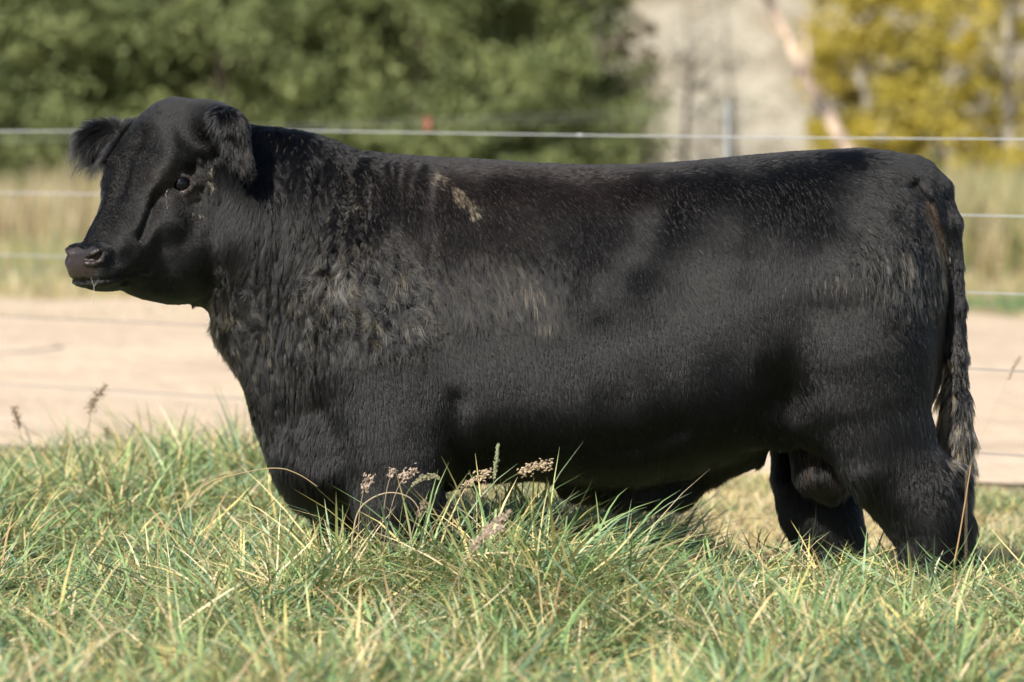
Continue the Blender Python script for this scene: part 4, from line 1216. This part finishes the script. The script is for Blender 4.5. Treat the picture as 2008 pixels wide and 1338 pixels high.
# ------------------------------------------------------------------ single seed heads and weeds
seedm = leaf_material('seed_husk', trans=0.3, rough=0.7, spec=0.2)
def seed_stalk(label, stem_px, Y, head_from, col_s, col_h, w=0.0022, clusters=None, hw_=0.008, name='grass_seed_head', cat='seed head', group='grass stalks with seed heads', seed=0, blur=None):
    """stem_px: photograph points from the root up; the last ones past head_from carry the seeds"""
    rng = np.random.default_rng(seed + 900)
    Ys = Y if hasattr(Y, '__len__') else [Y] * len(stem_px)
    pts_ = np.array([P(a[0], a[1], y_) for a, y_ in zip(stem_px, Ys)])
    # smooth the polyline
    for _ in range(2):
        n2 = [pts_[0]]
        for a, b_ in zip(pts_[:-1], pts_[1:]): n2 += [a * .75 + b_ * .25, a * .25 + b_ * .75]
        n2.append(pts_[-1]); pts_ = np.array(n2)
    root = pts_[0].copy()
    base_ = np.array((root[0], root[1], 0.0))
    if root[2] > 0.02: pts_ = np.concatenate([[base_], pts_])
    t = empty(name, tuple(base_)); props(t, label, cat, group)
    tl = np.linspace(1, 0.45, len(pts_))
    o = tube('stem', pts_, w * 0.5 * tl, seedm, t, 5)
    ca = o.data.color_attributes.new('tint', 'FLOAT_COLOR', 'POINT'); ca.data.foreach_set('color', np.tile(np.array((*col_s, 1.0), dtype=np.float32), len(o.data.vertices)))
    if head_from is not None:
        seg = pts_[int(len(pts_) * head_from):]
        sl_ = np.concatenate([[0], np.cumsum(np.linalg.norm(np.diff(seg, axis=0), axis=1))])
        ns = max(14, int(sl_[-1] / 0.0005))
        tt = np.sort(rng.random(ns)) * sl_[-1]
        c = np.stack([np.interp(tt, sl_, seg[:, i]) for i in range(3)], 1)
        if clusters:
            cl = 0.25 + 0.75 * np.abs(np.sin(tt / sl_[-1] * math.pi * clusters))**1.2
        else: cl = np.sin(np.clip(tt / sl_[-1], 0.08, 0.95) * math.pi)**0.5
        c += rng.normal(0, 1, (ns, 3)) * (hw_ * 0.5 * cl)[:, None]
        tgt = np.gradient(seg, axis=0); tg = np.stack([np.interp(tt, sl_, tgt[:, i]) for i in range(3)], 1); tg /= np.linalg.norm(tg, axis=1)[:, None] + 1e-9
        dd = tg + rng.normal(0, 0.35, (ns, 3)); dd /= np.linalg.norm(dd, axis=1)[:, None]
        sd = np.cross(dd, rng.normal(0, 1, (ns, 3))); sd /= np.linalg.norm(sd, axis=1)[:, None] + 1e-9; s3 = np.cross(dd, sd)
        Ls = 0.0085; ws = 0.0022
        v = np.stack([c - dd * Ls * .5, c + sd * ws, c - sd * ws * .6 + s3 * ws, c + dd * Ls * .6, c - sd * ws * .6 - s3 * ws], 1).reshape(-1, 3)
        b0 = np.arange(ns)[:, None] * 5
        f = np.concatenate([b0 + np.array(q_)[None, :] for q_ in ((0, 1, 2), (0, 2, 4), (0, 4, 1), (3, 2, 1), (3, 4, 2), (3, 1, 4))])
        cc = np.repeat(np.array(col_h)[None, :] * (0.7 + 0.6 * rng.random((ns, 1))), 5, 0)
        np_mesh('seeds', v, f, seedm, t, color=cc, smooth=False)
    return t
TAN = (0.55, 0.44, 0.30); PINK = (0.55, 0.44, 0.35); STR = (0.52, 0.42, 0.28); GRN = (0.20, 0.26, 0.11)
seed_stalk('upright narrow green seed spike in front of the belly', [(950, 1080), (960, 1010), (968, 941), (974, 900), (977, 872)], -0.8, 0.55, GRN, (0.34, 0.36, 0.22), hw_=0.006, seed=1)
seed_stalk('clumpy tan seed head pointing right, highest under the belly', [(880, 1100), (948, 989), (980, 950), (1016, 928), (1050, 915), (1081, 909)], -0.8, 0.62, GRN, TAN, clusters=4, hw_=0.019, seed=2)
seed_stalk('clumpy tan seed head slanting just behind the elbow', [(820, 1080), (860, 1015), (900, 962), (930, 940), (960, 926)], -0.8, 0.58, STR, TAN, clusters=4, hw_=0.018, seed=3)
seed_stalk('pinkish feathery seed head left of the foreleg\'s front', [(700, 1080), (705, 1000), (712, 965), (722, 945), (725, 935)], -0.8, 0.55, STR, PINK, clusters=2, hw_=0.02, seed=4)
seed_stalk('small pink seed tuft standing before the foreleg', [(745, 1080), (752, 1000), (760, 950), (768, 930), (772, 921)], -0.8, 0.7, STR, PINK, clusters=1, hw_=0.012, seed=5)
seed_stalk('pink seed tuft leaning right before the foreleg', [(750, 1080), (765, 1000), (780, 955), (795, 932), (812, 922)], -0.8, 0.62, STR, PINK, clusters=2, hw_=0.02, seed=6)
seed_stalk('drooping grey green spike curving right over the foreleg', [(780, 1080), (786, 1000), (800, 960), (825, 938), (850, 932), (862, 940)], -0.8, 0.5, GRN, (0.36, 0.34, 0.22), hw_=0.008, seed=7)
seed_stalk('dry stalk arched like a bow across the foreleg', [(690, 1060), (700, 1000), (730, 975), (765, 964), (800, 972), (818, 990), (826, 1014)], -0.85, None, STR, TAN, w=0.0045, name='dry_grass_stalk', cat='grass stalk', group='dry grass stalks', seed=8)
seed_stalk('brown ragged seed tuft low on the foreleg', [(800, 1080), (815, 1020), (826, 1000), (834, 982)], -0.8, 0.5, STR, (0.30, 0.23, 0.17), clusters=2, hw_=0.014, seed=9)
seed_stalk('blurred pale seed head in the grass under the belly', [(900, 1130), (940, 1060), (965, 1025), (1000, 1006)], -1.5, 0.5, STR, PINK, clusters=3, hw_=0.015, seed=10)
seed_stalk('second blurred pale seed head, lower under the belly', [(880, 1170), (915, 1090), (940, 1055), (985, 1035)], -1.6, 0.5, STR, PINK, clusters=3, hw_=0.015, seed=11)
seed_stalk('long fawn blade bent across the brisket', [(310, 1060), (390, 950), (470, 928), (545, 915), (588, 930), (622, 954)], [-0.75, -0.75, -0.72, -0.7, -0.7, -0.7], None, (0.50, 0.38, 0.22), TAN, w=0.0042, name='dry_grass_stalk', cat='grass stalk', group='dry grass stalks', seed=12)
seed_stalk('stout tan stalk before the hind hock', [(1872, 1100), (1880, 1060), (1890, 1000), (1904, 912)], -0.75, None, (0.50, 0.33, 0.17), TAN, w=0.006, name='dry_grass_stalk', cat='grass stalk', group='dry grass stalks', seed=13)
seed_stalk('tall faint stalk with seeds right of the tail', [(1895, 930), (1925, 860), (1955, 790), (1980, 735), (2000, 700)], -2.2, 0.7, STR, PINK, w=0.0015, clusters=3, hw_=0.005, seed=14)
seed_stalk('brown dead weed standing against the road', [(174, 880), (175, 830), (178, 795), (190, 775), (207, 758)], 2.2, 0.45, (0.22, 0.17, 0.11), (0.28, 0.22, 0.14), clusters=5, hw_=0.022, name='dead_weed', cat='weed', group='dead weeds at the grass edge', seed=15)
seed_stalk('short dead weed near the left edge', [(45, 880), (40, 850), (35, 825), (28, 800)], 2.4, 0.5, (0.25, 0.18, 0.12), (0.26, 0.20, 0.13), clusters=4, hw_=0.016, name='dead_weed', cat='weed', group='dead weeds at the grass edge', seed=16)
seed_stalk('low dead weed stem beside the tall brown one', [(212, 880), (210, 855), (210, 840)], 2.4, 0.5, (0.25, 0.18, 0.12), (0.26, 0.20, 0.13), clusters=2, hw_=0.014, name='dead_weed', cat='weed', group='dead weeds at the grass edge', seed=17)
print('done', round(time.time() - T0, 1))
